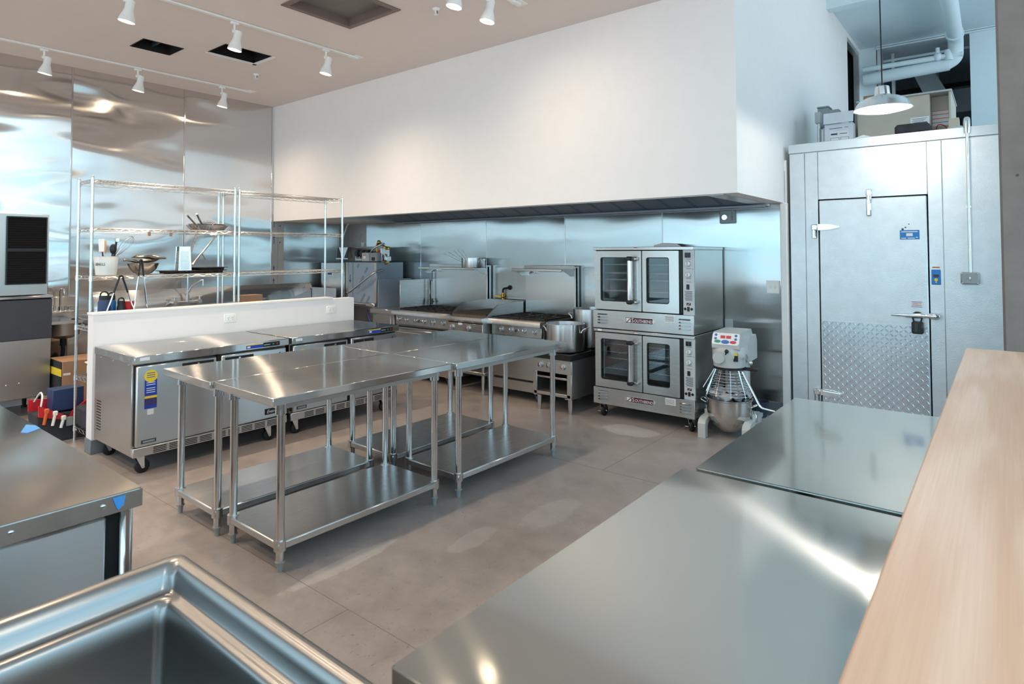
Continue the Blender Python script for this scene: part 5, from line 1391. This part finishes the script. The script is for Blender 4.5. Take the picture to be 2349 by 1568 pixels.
t = thing('ceiling_pipe', 'thinnest pale conduit close under the loft ceiling', 'pipe', (-.9, 10.4, 4.4))
part(t, 'pipe_run', B().tube([(-1.4, 10.5, 4.42), (-.3, 10.5, 4.42)], .02, 10), M['loft'])
t = thing('air_duct', 'large grey air duct crossing the dim side room with hangers', 'air duct', (-.3, 12, 3.8))
part(t, 'duct_body', B().box(-1.4, 1.2, 11.9, 12.5, 3.80, 4.18, .02), M['duct'])
part(t, 'branch', B().prism([(-1.1, 4.55), (-.85, 4.55), (-.55, 3.9), (-.85, 3.9)], 'y', 11.2, 11.6), M['duct'])
for x in (-.75, -.3): part(t, 'hanger', B().box(x-.02, x+.02, 11.85, 11.9, 4.1, ZH), M['duct'])
part(t, 'dark_flange', B().box(-1.4, 1.2, 11.88, 11.9, 4.2, 4.27), M['dark'])
solo('dark_tank', B().lathe([(0, 0), (.5, 0), (.5, .7), (.3, .85), (0, .88)], (-.1, 11.4, 2.6), 28).box(-.12, -.08, 11.38, 11.42, 0, 2.6), M['char'], 'dim rounded tank in the side room behind the beige cabinet', 'tank')

# ================================================================ ICE MACHINE AND SINKS AT THE CLAD WALL
t = thing('ice_machine', 'stainless ice machine with black louvred head and charcoal bin lid', 'ice machine', (-7.82, 1.58, 0))
part(t, 'bin_body', B().box(-8.14, -7.505, 1.20, 1.97, .19, .765, .006), M['dull'])
part(t, 'bin_lid', B().prism([(-8.14, .765), (-7.497, .765), (-7.50, 1.15), (-7.55, 1.16), (-8.14, 1.16)], 'y', 1.19, 1.972), M['char'], 'charcoal lid panel')
part(t, 'bin_rim', B().box(-8.14, -7.485, 1.185, 1.98, 1.16, 1.19, .008), M['leg'])
part(t, 'head_unit', B().box(-8.14, -7.52, 1.22, 1.94, 1.195, 2.0, .006), M['dull'])
lv = B().box(-7.522, -7.517, 1.60, 1.92, 1.31, 1.965)
part(t, 'grille_back', lv, M['dark'])
lv = B()
for k in range(29):
    z = 1.325+k*.0222
    lv.prism([(-7.518, z+.013), (-7.505, z), (-7.507, z-.003), (-7.52, z+.008)], 'y', 1.605, 1.915)
lv.box(-7.518, -7.506, 1.605, 1.915, 1.625, 1.655).ring(rrect(1.597, 1.923, 1.303, 1.97, .004, 1), rrect(1.608, 1.912, 1.315, 1.958, .003, 1), 'x', -7.52, -7.503)
part(t, 'louvre_grille', lv, M['black'], 'black louvred air grille')
part(t, 'screws', B().ball((-7.505, 1.62, .34), .01, 8).ball((-7.505, 1.72, .345), .008, 8), M['zinc'])
for x in (-8.05, -7.58):
    for y in (1.28, 1.89): part(t, 'leg', B().cyl((x, y, .02), (x, y, .19), .018, .025, 14).cyl((x, y, 0), (x, y, .02), .026, n=14), M['iron'])

t = thing('hand_sink', 'small wall-hung hand sink with gooseneck tap beside the ice machine', 'hand sink', (-7.95, 2.2, .6))
part(t, 'backsplash', B().box(-8.158, -8.145, 2.0, 2.36, .88, 1.13, .004), M['top_y'])
bb = B().ring(rrect(-8.15, -7.73, 2.0, 2.37, .03, 4), rrect(-8.06, -7.77, 2.05, 2.33, .06, 4), 'z', .865, .895)
bb.lathe([(0, .70), (.12, .70), (.19, .74), (.205, .87), (.19, .87), (.18, .75), (0, .71)], (0, 0, 0), 28)
bb2 = B().lathe([(0, 0), (.10, .0), (.17, .035), (.19, .17), (.178, .17), (.16, .045), (0, .01)], (0, 0, 0), 28).xf(Matrix.Translation((-7.925, 2.19, .70)) @ Matrix.Diagonal((.85, .85, 1, 1)))
bb = B().ring(rrect(-8.15, -7.73, 2.0, 2.37, .03, 4), rrect(-8.06, -7.78, 2.05, 2.33, .06, 4), 'z', .865, .895).join(bb2)
part(t, 'basin', bb, M['dull'])
part(t, 'drain', B().cyl((-7.93, 2.19, .62), (-7.93, 2.19, .71), .03, n=14).tube(fillet([(-7.93, 2.19, .64), (-7.93, 2.19, .50), (-8.05, 2.19, .46), (-8.16, 2.19, .5)], .06), .02, 10), M['iron'])
part(t, 'tap', B().box(-8.145, -8.02, 2.06, 2.32, .96, .985, .008).cyl((-8.05, 2.19, .985), (-8.05, 2.19, 1.03), .018, n=14).tube(fillet([(-8.05, 2.19, 1.0), (-8.05, 2.19, 1.22), (-7.93, 2.19, 1.22), (-7.93, 2.19, 1.16)], .06, 8), .010, 10), M['chrome'])
for y in (2.10, 2.28): part(t, 'tap_handle', B().cyl((-8.08, y, .985), (-8.08, y, 1.02), .015, n=12).tube([(-8.08, y, 1.02), (-8.02, y+.01, 1.03)], .007, 8), M['chrome'])

t = thing('prep_sink', 'long steel sink with raised splashback along the clad wall behind the shelving', 'sink', (-7.8, 4.0, 0))
y0, y1 = 2.52, 5.36
part(t, 'splashback', B().prism([(-8.158, .86), (-8.158, 1.165), (-8.145, 1.165), (-8.09, 1.06), (-8.085, .86)], 'y', y0, y1), M['top_y'])
part(t, 'end_splash', B().box(-8.08, -7.5, y1-.02, y1, .86, 1.10, .004), M['film'])
dk = B()
bowls = [(3.15, 3.6), (3.66, 4.11), (4.17, 4.62)]
ys_ = [y0]+[v for b_ in bowls for v in b_]+[y1]
for a, c in zip(ys_[::2], ys_[1::2]): dk.box(-8.09, -7.48, a, c, .86, .885)
dk.box(-8.09, -8.0, bowls[0][0], bowls[-1][1], .86, .885).box(-7.56, -7.48, bowls[0][0], bowls[-1][1], .86, .885)
dk.box(-7.50, -7.47, y0, y1, .84, .905, .008)
part(t, 'deck', dk, M['dull'])
for a, c in bowls:
    part(t, 'bowl', B().ring(rrect(-8.005, -7.555, a-.003, c+.003, .03, 3), rrect(-7.997, -7.563, a+.005, c-.005, .025, 3), 'z', .55, .875).box(-8.0, -7.56, a, c, .545, .555), M['dull'])
for x in (-8.0, -7.55):
    for y in (2.62, 3.9, 5.26):
        l = part(t, 'leg', B().cyl((x, y, .04), (x, y, .86), .02, n=14), M['leg']); part(l, 'foot', B().cyl((x, y, 0), (x, y, .04), .014, .018, 12), M['greyp'])
t = thing('pre_rinse_faucet', 'wall-mounted pre-rinse spray tap with spring hose behind the baking tins', 'faucet', (-8.02, 3.5, 1.0))
part(t, 'mixer_body', B().tube([(-8.0, 3.36, 1.0), (-8.0, 3.66, 1.0)], .016, 12).cyl((-8.09, 3.36, 1.0), (-7.98, 3.36, 1.0), .024, n=16).cyl((-8.09, 3.66, 1.0), (-7.98, 3.66, 1.0), .024, n=16).cyl((-8.0, 3.51, 1.0), (-8.0, 3.51, 1.09), .02, n=14), M['chrome'])
for y in (3.36, 3.66): part(t, 'tap_handle', B().cyl((-8.0, y, 1.01), (-8.0, y, 1.06), .013, n=12).tube([(-8.0, y-.03, 1.06), (-8.0, y+.03, 1.06)], .008, 8), M['chrome'])
part(t, 'riser', B().tube([(-8.0, 3.51, 1.08), (-8.0, 3.51, 1.50)], .011, 10), M['chrome'])
part(t, 'spout', B().tube(fillet([(-8.0, 3.52, 1.12), (-7.97, 3.55, 1.20), (-7.88, 3.62, 1.27), (-7.87, 3.64, 1.27), (-7.87, 3.64, 1.21)], .03), .010, 10).ball((-7.87, 3.64, 1.205), .015, 10), M['chrome'])
arcp = fillet([V((-8.0, 3.51, 1.48)), V((-8.0, 3.58, 1.75)), V((-8.0, 3.66, 2.0)), V((-8.0, 3.84, 2.02)), V((-8.0, 3.88, 1.86))], .10, 8)
part(t, 'hose', B().tube(arcp, .008, 8), M['grey'])
cl = []
tot = 0; segs = []
for a, c in zip(arcp, arcp[1:]): segs.append((a, c, (c-a).length))
turns = 46
L_ = sum(s_[2] for s_ in segs)
for k in range(turns*8):
    q = k/(turns*8)*L_; acc = 0
    for a, c, ln in segs:
        if acc+ln >= q: break
        acc += ln
    p = a.lerp(c, (q-acc)/ln); tdir = (c-a).normalized(); u = tdir.cross(V((1, 0, 0))).normalized()
    an = 2*PI*k/8
    cl.append(p+V((1, 0, 0))*math.cos(an)*.016+u*math.sin(an)*.016)
part(t, 'spring', B().tube(cl, .0026, 5), M['zinc'])
part(t, 'spray_wand', B().tube([(-8.0, 3.88, 1.88), (-7.98, 3.82, 1.80), (-7.96, 3.70, 1.66), (-7.94, 3.56, 1.50)], .013, 10).tube([(-7.95, 3.66, 1.60), (-7.95, 3.70, 1.52)], .007, 8).cyl((-7.94, 3.57, 1.51), (-7.94, 3.54, 1.46), .018, .024, 14), M['leg'])

# ================================================================ DISHWASHING CORNER
t = thing('dish_table', 'steel dish table with rolled rim in the far corner', 'dish table', (-7.4, 5.7, 0))
part(t, 'table_top', B().box(-8.12, -6.70, 5.44, 6.03, .86, .885, .004), M['dull'])
part(t, 'rolled_rim', B().tube([(-8.12, 5.42, .895), (-6.74, 5.42, .895)], .02, 12), M['leg'])
part(t, 'rim_end', B().box(-6.88, -6.70, 5.39, 5.45, .865, .92, .01), M['alu'])
for x in (-8.05, -6.80):
    for y in (5.5, 5.98):
        l = part(t, 'leg', B().cyl((x, y, .04), (x, y, .86), .02, n=14), M['leg']); part(l, 'foot', B().cyl((x, y, 0), (x, y, .04), .014, .018, 12), M['greyp'])
t = thing('dishwasher', 'film-wrapped dishwasher with slanting lift handle, blue arrow on its front', 'dishwasher', (-7.1, 5.7, .886))
b = B().box(-7.43, -6.74, 5.47, 5.95, .886, 1.475, .006); part(t, 'hood', b, M['film'])
part(t, 'corner_post', B().box(-7.43, -7.38, 5.462, 5.47, .886, 1.47, .002), M['dull']); part(t, 'corner_post', B().box(-6.79, -6.74, 5.462, 5.47, .886, 1.47, .002), M['dull'])
fp = B(); fp.box(-7.27, -7.266, 5.467, 5.47, .90, 1.47)
fp.box(-7.335, -7.327, 5.467, 5.47, 1.21, 1.30); fp.prism([(-7.355, 1.22), (-7.307, 1.22), (-7.331, 1.18)], 'y', 5.467, 5.47)
for cx_, cz_, ln in ((-7.10, 1.20, .22), (-6.98, 1.37, .10), (-7.16, 1.43, .06), (-7.05, .98, .14), (-6.94, .96, .12)):
    for d_ in (0, .02):
        fp.join(B().box(-ln/2, ln/2, 5.467, 5.47, -.0018, .0018).xf(Matrix.Translation((cx_+d_, 0, cz_-d_*.6)) @ Matrix.Rotation(-.95, 4, 'Y')))
part(t, 'film_print', fp, M['film_ink'])
part(t, 'lift_handle', B().tube(fillet([(-6.72, 5.55, 1.37), (-6.70, 5.42, 1.35), (-6.76, 5.38, 1.30), (-7.22, 5.38, 1.055), (-7.30, 5.38, 1.04)], .04), .014, 12), M['leg'])
part(t, 'handle_tip', B().cyl((-7.29, 5.38, 1.041), (-7.315, 5.38, 1.037), .017, n=12), M['black'])
t = thing('booster_cabinet', 'plain steel cabinet with small blue label next to the dishwasher', 'steel cabinet', (-7.75, 5.7, .886))
part(t, 'cabinet', B().box(-8.03, -7.46, 5.46, 5.95, .886, 1.465, .006), M['st_x'])
lb = B().box(-7.87, -7.73, 5.457, 5.46, 1.275, 1.33); lb.m = 1; lb.box(-7.86, -7.75, 5.4562, 5.457, 1.285, 1.32)
part(t, 'label', lb, [M['paper'], M['blue']], 'blue and white label')
t = thing('pump_assembly', 'bare pump and valve assembly with black caps on top of the dishwasher', 'pump assembly', (-7.2, 5.7, 1.475))
part(t, 'mounting_plate', B().box(-7.66, -6.98, 5.80, 5.84, 1.475, 1.70, .003), M['dull'])
part(t, 'base_tray', B().box(-7.48, -6.75, 5.50, 5.84, 1.475, 1.49, .003), M['char'])
for k in range(3):
    x = -7.36+k*.115
    c = part(t, 'pump_cap', B().cyl((x, 5.68, 1.60), (x, 5.60, 1.60), .055, .05, 22), M['black'])
    part(c, 'cap_rib', B().cyl((x, 5.60, 1.60), (x, 5.585, 1.60), .03, n=16), M['char'])
for k in range(4): part(t, 'feed_tube', B().tube(fillet([(-7.37+k*.08, 5.60, 1.555), (-7.33+k*.08, 5.56, 1.52), (-7.24+k*.07, 5.56, 1.505), (-7.1+k*.01, 5.58, 1.51)], .04), .007, 8), M[['plastic_w', 'plastic_w', 'red', 'plastic_w'][k]])
part(t, 'control_box', B().box(-7.11, -6.95, 5.50, 5.70, 1.49, 1.61, .004), M['grey'])
part(t, 'relay_box', B().box(-6.945, -6.79, 5.51, 5.70, 1.49, 1.61, .004), M['greyp'])
lb = B().box(-7.075, -7.02, 5.498, 5.50, 1.525, 1.575); lb.m = 1; lb.box(-7.075, -7.02, 5.4975, 5.498, 1.565, 1.575)
part(t, 'caution_label', lb, [M['paper'], M['orange']])
part(t, 'rocker', B().box(-6.90, -6.83, 5.505, 5.51, 1.50, 1.545).box(-6.885, -6.875, 5.50, 5.505, 1.51, 1.535), M['black'])
part(t, 'brass_pipe', B().tube(fillet([(-7.05, 5.72, 1.62), (-7.05, 5.72, 1.73), (-6.98, 5.72, 1.76), (-6.90, 5.72, 1.70), (-6.78, 5.70, 1.67), (-6.74, 5.66, 1.67)], .04), .016, 10).ball((-6.98, 5.70, 1.76), .03, 12).cyl((-6.76, 5.70, 1.67), (-6.76, 5.62, 1.67), .026, n=14), M['brass'])
part(t, 'braided_hose', B().tube(fillet([(-6.88, 5.66, 1.72), (-6.96, 5.60, 1.68), (-7.02, 5.6, 1.63), (-7.07, 5.62, 1.62)], .05), .013, 10).cyl((-6.90, 5.66, 1.72), (-6.82, 5.66, 1.735), .018, n=12), M['alu'])
part(t, 'red_valve', B().prism([(-6.84, 1.50), (-6.80, 1.50), (-6.79, 1.60), (-6.83, 1.65), (-6.87, 1.64), (-6.88, 1.60), (-6.85, 1.56)], 'y', 5.60, 5.66), M['red'])
part(t, 'end_bracket', B().box(-6.775, -6.745, 5.56, 5.70, 1.48, 1.67, .003), M['alu'])
part(t, 'solenoid', B().box(-6.73, -6.66, 5.58, 5.66, 1.49, 1.56, .006).cyl((-6.72, 5.6, 1.56), (-6.70, 5.6, 1.58), .02, n=12), M['alu'])
part(t, 'brass_fitting', B().tube([(-6.70, 5.58, 1.50), (-6.66, 5.56, 1.46), (-6.60, 5.56, 1.47)], .016, 10), M['brass'])
t = thing('chemical_hopper', 'steel V-shaped hopper on a small bracket above the steel cabinet', 'hopper', (-7.68, 5.6, 1.466))
part(t, 'hopper_body', B().prism([(-7.80, 1.69), (-7.55, 1.69), (-7.66, 1.53), (-7.70, 1.53)], 'y', 5.60, 5.74), M['alu'])
part(t, 'side_wing', B().prism([(-7.80, 1.69), (-7.82, 1.54), (-7.72, 1.54)], 'y', 5.59, 5.60).prism([(-7.55, 1.69), (-7.56, 1.54), (-7.64, 1.54)], 'y', 5.59, 5.60), M['char'])
part(t, 'bracket', B().box(-7.83, -7.54, 5.58, 5.60, 1.515, 1.528).box(-7.69, -7.67, 5.58, 5.60, 1.466, 1.515), M['leg'])
t = thing('wall_box', 'small white plate on the corner strip above the pump assembly', 'wall plate', (-7.83, YB, 1.7))
part(t, 'cover_plate', B().box(-7.84, -7.76, YB-.012, YB, 1.645, 1.77, .004), M['plastic_w'])
solo('hanging_cable', B().tube(fillet([(-8.02, 5.95, 2.07), (-8.03, 5.93, 2.04), (-8.1, 5.9, 1.85), (-8.12, 5.88, 1.55)], .1), .009, 8), M['plastic_w'], 'white cable hanging from the bulkhead underside in the corner', 'cable')
solo('supply_hose', B().tube(fillet([(-7.0, 5.52, .80), (-6.90, 5.46, .72), (-6.80, 5.44, .60), (-6.78, 5.46, .40)], .08), .010, 8), plain('purple hose', srgb(72, 50, 150), .4), 'purple supply hose drooping under the dish table', 'hose')
t = thing('white_shim', 'thin white board stood on edge between dish table and fryer guard', 'board', (-6.70, 5.5, .92))
part(t, 'board', B().box(-6.698, -6.672, 5.47, 5.50, .89, 1.10, .002), M['plastic_w'])

# floor clutter by the shelving end
t = thing('cardboard_carton', 'tall brown carton on the floor under the hand sink', 'cardboard box', (-7.4, 2.2, 0))
part(t, 'carton_body', B().box(-7.62, -7.22, 1.99, 2.45, 0, .545, .004), M['card'])
part(t, 'dark_side', B().box(-7.62, -7.225, 1.984, 1.99, 0, .54), M['black'], 'black printed side')
part(t, 'tape_band', B().box(-7.62, -7.222, 1.980, 1.985, .40, .47), M['yellow'], 'yellow band')
part(t, 'label', B().box(-7.22, -7.2185, 2.0, 2.06, .41, .43), M['cardw'])
t = thing('tool_bag', 'open black and red tool bag on the floor at the shelving end', 'tool bag', (-6.47, 1.78, 0))
part(t, 'bag_body', B().prism([(1.60, 0), (1.98, 0), (2.0, .22), (1.58, .24)], 'x', -6.62, -6.34), M['cloth'])
part(t, 'red_lining', B().prism([(1.585, .235), (1.80, .17), (1.80, .20), (1.66, .285), (1.585, .33)], 'x', -6.345, -6.325).prism([(1.79, .17), (1.985, .22), (1.985, .33), (1.93, .32), (1.83, .25)], 'x', -6.345, -6.325).prism([(1.58, .24), (1.99, .22), (1.99, .30), (1.58, .34)], 'x', -6.62, -6.60), M['red'], 'red inner flaps')
part(t, 'strap', B().tube(fillet([(-6.34, 1.60, .30), (-6.36, 1.62, .40), (-6.5, 1.64, .42), (-6.6, 1.62, .32)], .06), .007, 8), M['plastic_w'])
part(t, 'buckles', B().box(-6.338, -6.32, 1.78, 1.84, .12, .20, .006), M['greyp'])
solo('tool_carton', B().box(-6.56, -6.40, 1.70, 1.93, .245, .43, .004).xf(Matrix.Translation((0, 0, 0))), M['navy'], 'dark blue carton standing inside the tool bag', 'box')
for k, (y, z, h_) in enumerate(((1.62, .17, .10), (1.68, .15, .09), (1.74, .12, .07))):
    solo('hand_tool', B().tube([(-6.315, y, z), (-6.31, y+.015, z+h_)], .012, 8).box(-6.325, -6.30, y+.0, y+.035, z+h_-.01, z+h_+.03, .006), M[['orange', 'plastic_w', 'plastic_w'][k]], ['orange gripped tool in the tool bag pocket, outermost', 'white tool in the middle pocket of the tool bag', 'white tool in the pocket nearest the bag buckle'][k], 'hand tool', 'tools in the bag pockets')
solo('black_case', B().box(-6.28, -5.96, 1.83, 2.15, .128, .30, .02), M['cloth'], 'black soft case on the lowest wire shelf by the wall end', 'case')

# ================================================================ NEAR COUNTERS
def counter(x0, x1, y0, y1, lab, cat_grp):
    t = thing('steel_counter', lab, 'counter', ((x0+x1)/2, (y0+y1)/2, 0), cat_grp)
    b = B().prism(rrect(x0, x1, y0, y1, .008, 3), 'z', .862, .896).prism(rrect(x0+.004, x1-.004, y0+.004, y1-.004, .008, 3), 'z', .896, .90)
    part(t, 'worktop', b, M['ctr'], ang=60)
    part(t, 'cabinet', B().box(x0+.03, x1-.02, y0+.01, y1-.01, .12, .86, .004), M['st_z'])
    dw = (y1-y0)/2
    for i in range(2):
        d = part(t, 'door', B().box(x0+.008, x0+.03, y0+.02+dw*i, y0+dw*(i+1)-.02, .2, .83, .006), M['st_z'])
        part(d, 'handle', B().box(x0+.002, x0+.01, y0+dw*i+dw*.5-.1, y0+dw*i+dw*.5+.1, .76, .80, .003), M['black'])
    for x in (x0+.09, x1-.09):
        for y in (y0+.1, y1-.1): part(t, 'leg', B().cyl((x, y, 0), (x, y, .12), .022, n=12), M['leg'])
    return t
counter(-.83, -.135, .705, 1.93, 'large satin steel counter in front of the maple bar, closer one', 'steel counters along the maple bar')
counter(-.80, -.135, 1.96, 3.19, 'satin steel counter at the far end of the maple bar, reflecting the cooler door', 'steel counters along the maple bar')
t = thing('bar_counter', 'pale maple bar top on a white bar wall along the steel counters', 'bar counter', (0, 1.7, 0))
part(t, 'bar_top', B().box(-.16, .36, -.7, 4.0, 1.058, 1.10, .004), M['maple'], 'pale maple board')
part(t, 'bar_wall', B().box(-.115, .02, -.7, 3.96, 0, 1.058), M['white'])
# long counter at the clad side, in front
t = thing('prep_counter', 'steel prep counter with screw heads and blue tape on its edge', 'counter', (-2.9, .1, 0))
part(t, 'worktop', B().prism(rrect(-3.9, -2.03, -.7, .77, .006, 2), 'z', .848, .898).prism(rrect(-3.896, -2.034, -.696, .766, .006, 2), 'z', .898, .902), M['ctr2'], ang=60)
part(t, 'cabinet', B().box(-3.88, -2.10, -.68, .75, .12, .846, .004), M['st_z'])
part(t, 'door', B().box(-2.10, -2.06, -.60, .685, .2, .835, .008), M['door_y'])
part(t, 'door_gasket', B().box(-2.10, -2.085, -.62, .725, .18, .845), M['dark'])
part(t, 'corner_stile', B().box(-2.11, -2.06, .722, .757, .12, .846, .012), M['leg'])
for y in (.455, .665, .20, -.1): part(t, 'screw', B().ball((-2.029, y, .876), .0075, 10, (.4, 1, 1)), M['chrome'])
for x in (-3.8, -2.2):
    for y in (-.6, .68): part(t, 'leg', B().cyl((x, y, 0), (x, y, .12), .022, n=12), M['leg'])
tp = thing('masking_tape', 'piece of blue tape stuck on the prep counter front edge', 'tape', (-2.028, .70, .86), 'blue tape on the prep counter')
part(tp, 'strip', B().prism([(.688, .893), (.722, .893), (.716, .864), (.703, .855), (.698, .864)], 'x', -2.0295, -2.0285), M['tape'])
tp = thing('masking_tape', 'torn piece of blue tape on the prep counter top at its far edge', 'tape', (-3.1, .77, .902), 'blue tape on the prep counter')
part(tp, 'strip', B().prism([(-3.14, .745), (-3.02, .70), (-2.99, .715), (-3.03, .766), (-3.10, .766)], 'z', .9022, .9032), M['tape'])

# ================================================================ FOREGROUND SINK
t = thing('rolled_rim_sink', 'deep steel sink with thick rolled rim in front of the prep counter', 'sink', (-1.1, .25, 0))
X0, X1, Y0, Y1 = -1.53, -.62, -.25, .665
lv = [(0, .86), (0, .888), (.006, .898), (.016, .904), (.032, .904), (.044, .896), (.052, .878), (.058, .858), (.066, .850), (.078, .852), (.088, .849), (.095, .838), (.10, .80), (.11, .60), (.14, .565), (.2, .56)]
sb = B(); k_ = 6; rows = []
for ins, z in lv:
    fx = ins; fy = ins*.8
    r = .022
    rows.append([(u, v, z) for u, v in rrect(X0+fx, X1-fy, Y0+fy, Y1-fy, r, k_)])
n = len(rows[0])
vs = [p for r_ in rows for p in r_]
fs = [(i*n+k, i*n+(k+1) % n, (i+1)*n+(k+1) % n, (i+1)*n+k) for i in range(len(rows)-1) for k in range(n)]
fs.append(tuple((len(rows)-1)*n+k for k in range(n)))
sb.add(vs, fs)
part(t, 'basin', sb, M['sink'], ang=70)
part(t, 'drain', B().cyl((-1.05, .2, .53), (-1.05, .2, .563), .045, n=20), M['chrome'])
for x in (X0+.06, X1-.06):
    for y in (Y0+.06, Y1-.05):
        l = part(t, 'leg', B().cyl((x, y, .04), (x, y, .835), .02, n=14), M['leg']); part(l, 'foot', B().cyl((x, y, 0), (x, y, .04), .014, .018, 12), M['greyp'])

# sprinkler heads
for x, y, lb in ((-6.82, 3.74, 'small white sprinkler head in ceiling between duct hole and bulkhead'), (-3.78, 3.70, 'small white sprinkler head in ceiling beside the square hatch')):
    t = thing('sprinkler_head', lb, 'sprinkler', (x, y, ZC), 'ceiling sprinklers')
    part(t, 'escutcheon', B().lathe([(0, 0), (.035, 0), (.03, -.012), (.018, -.02), (0, -.02)], (x, y, ZC-.001), 20), M['whitemetal'])
    part(t, 'frame', B().cyl((x, y, ZC-.02), (x, y, ZC-.045), .010, n=10).cyl((x, y, ZC-.05), (x, y, ZC-.053), .02, n=16), M['whitemetal'])
    part(t, 'bulb', B().cyl((x+.012, y, ZC-.02), (x+.014, y, ZC-.05), .004, n=8), M['ink'])
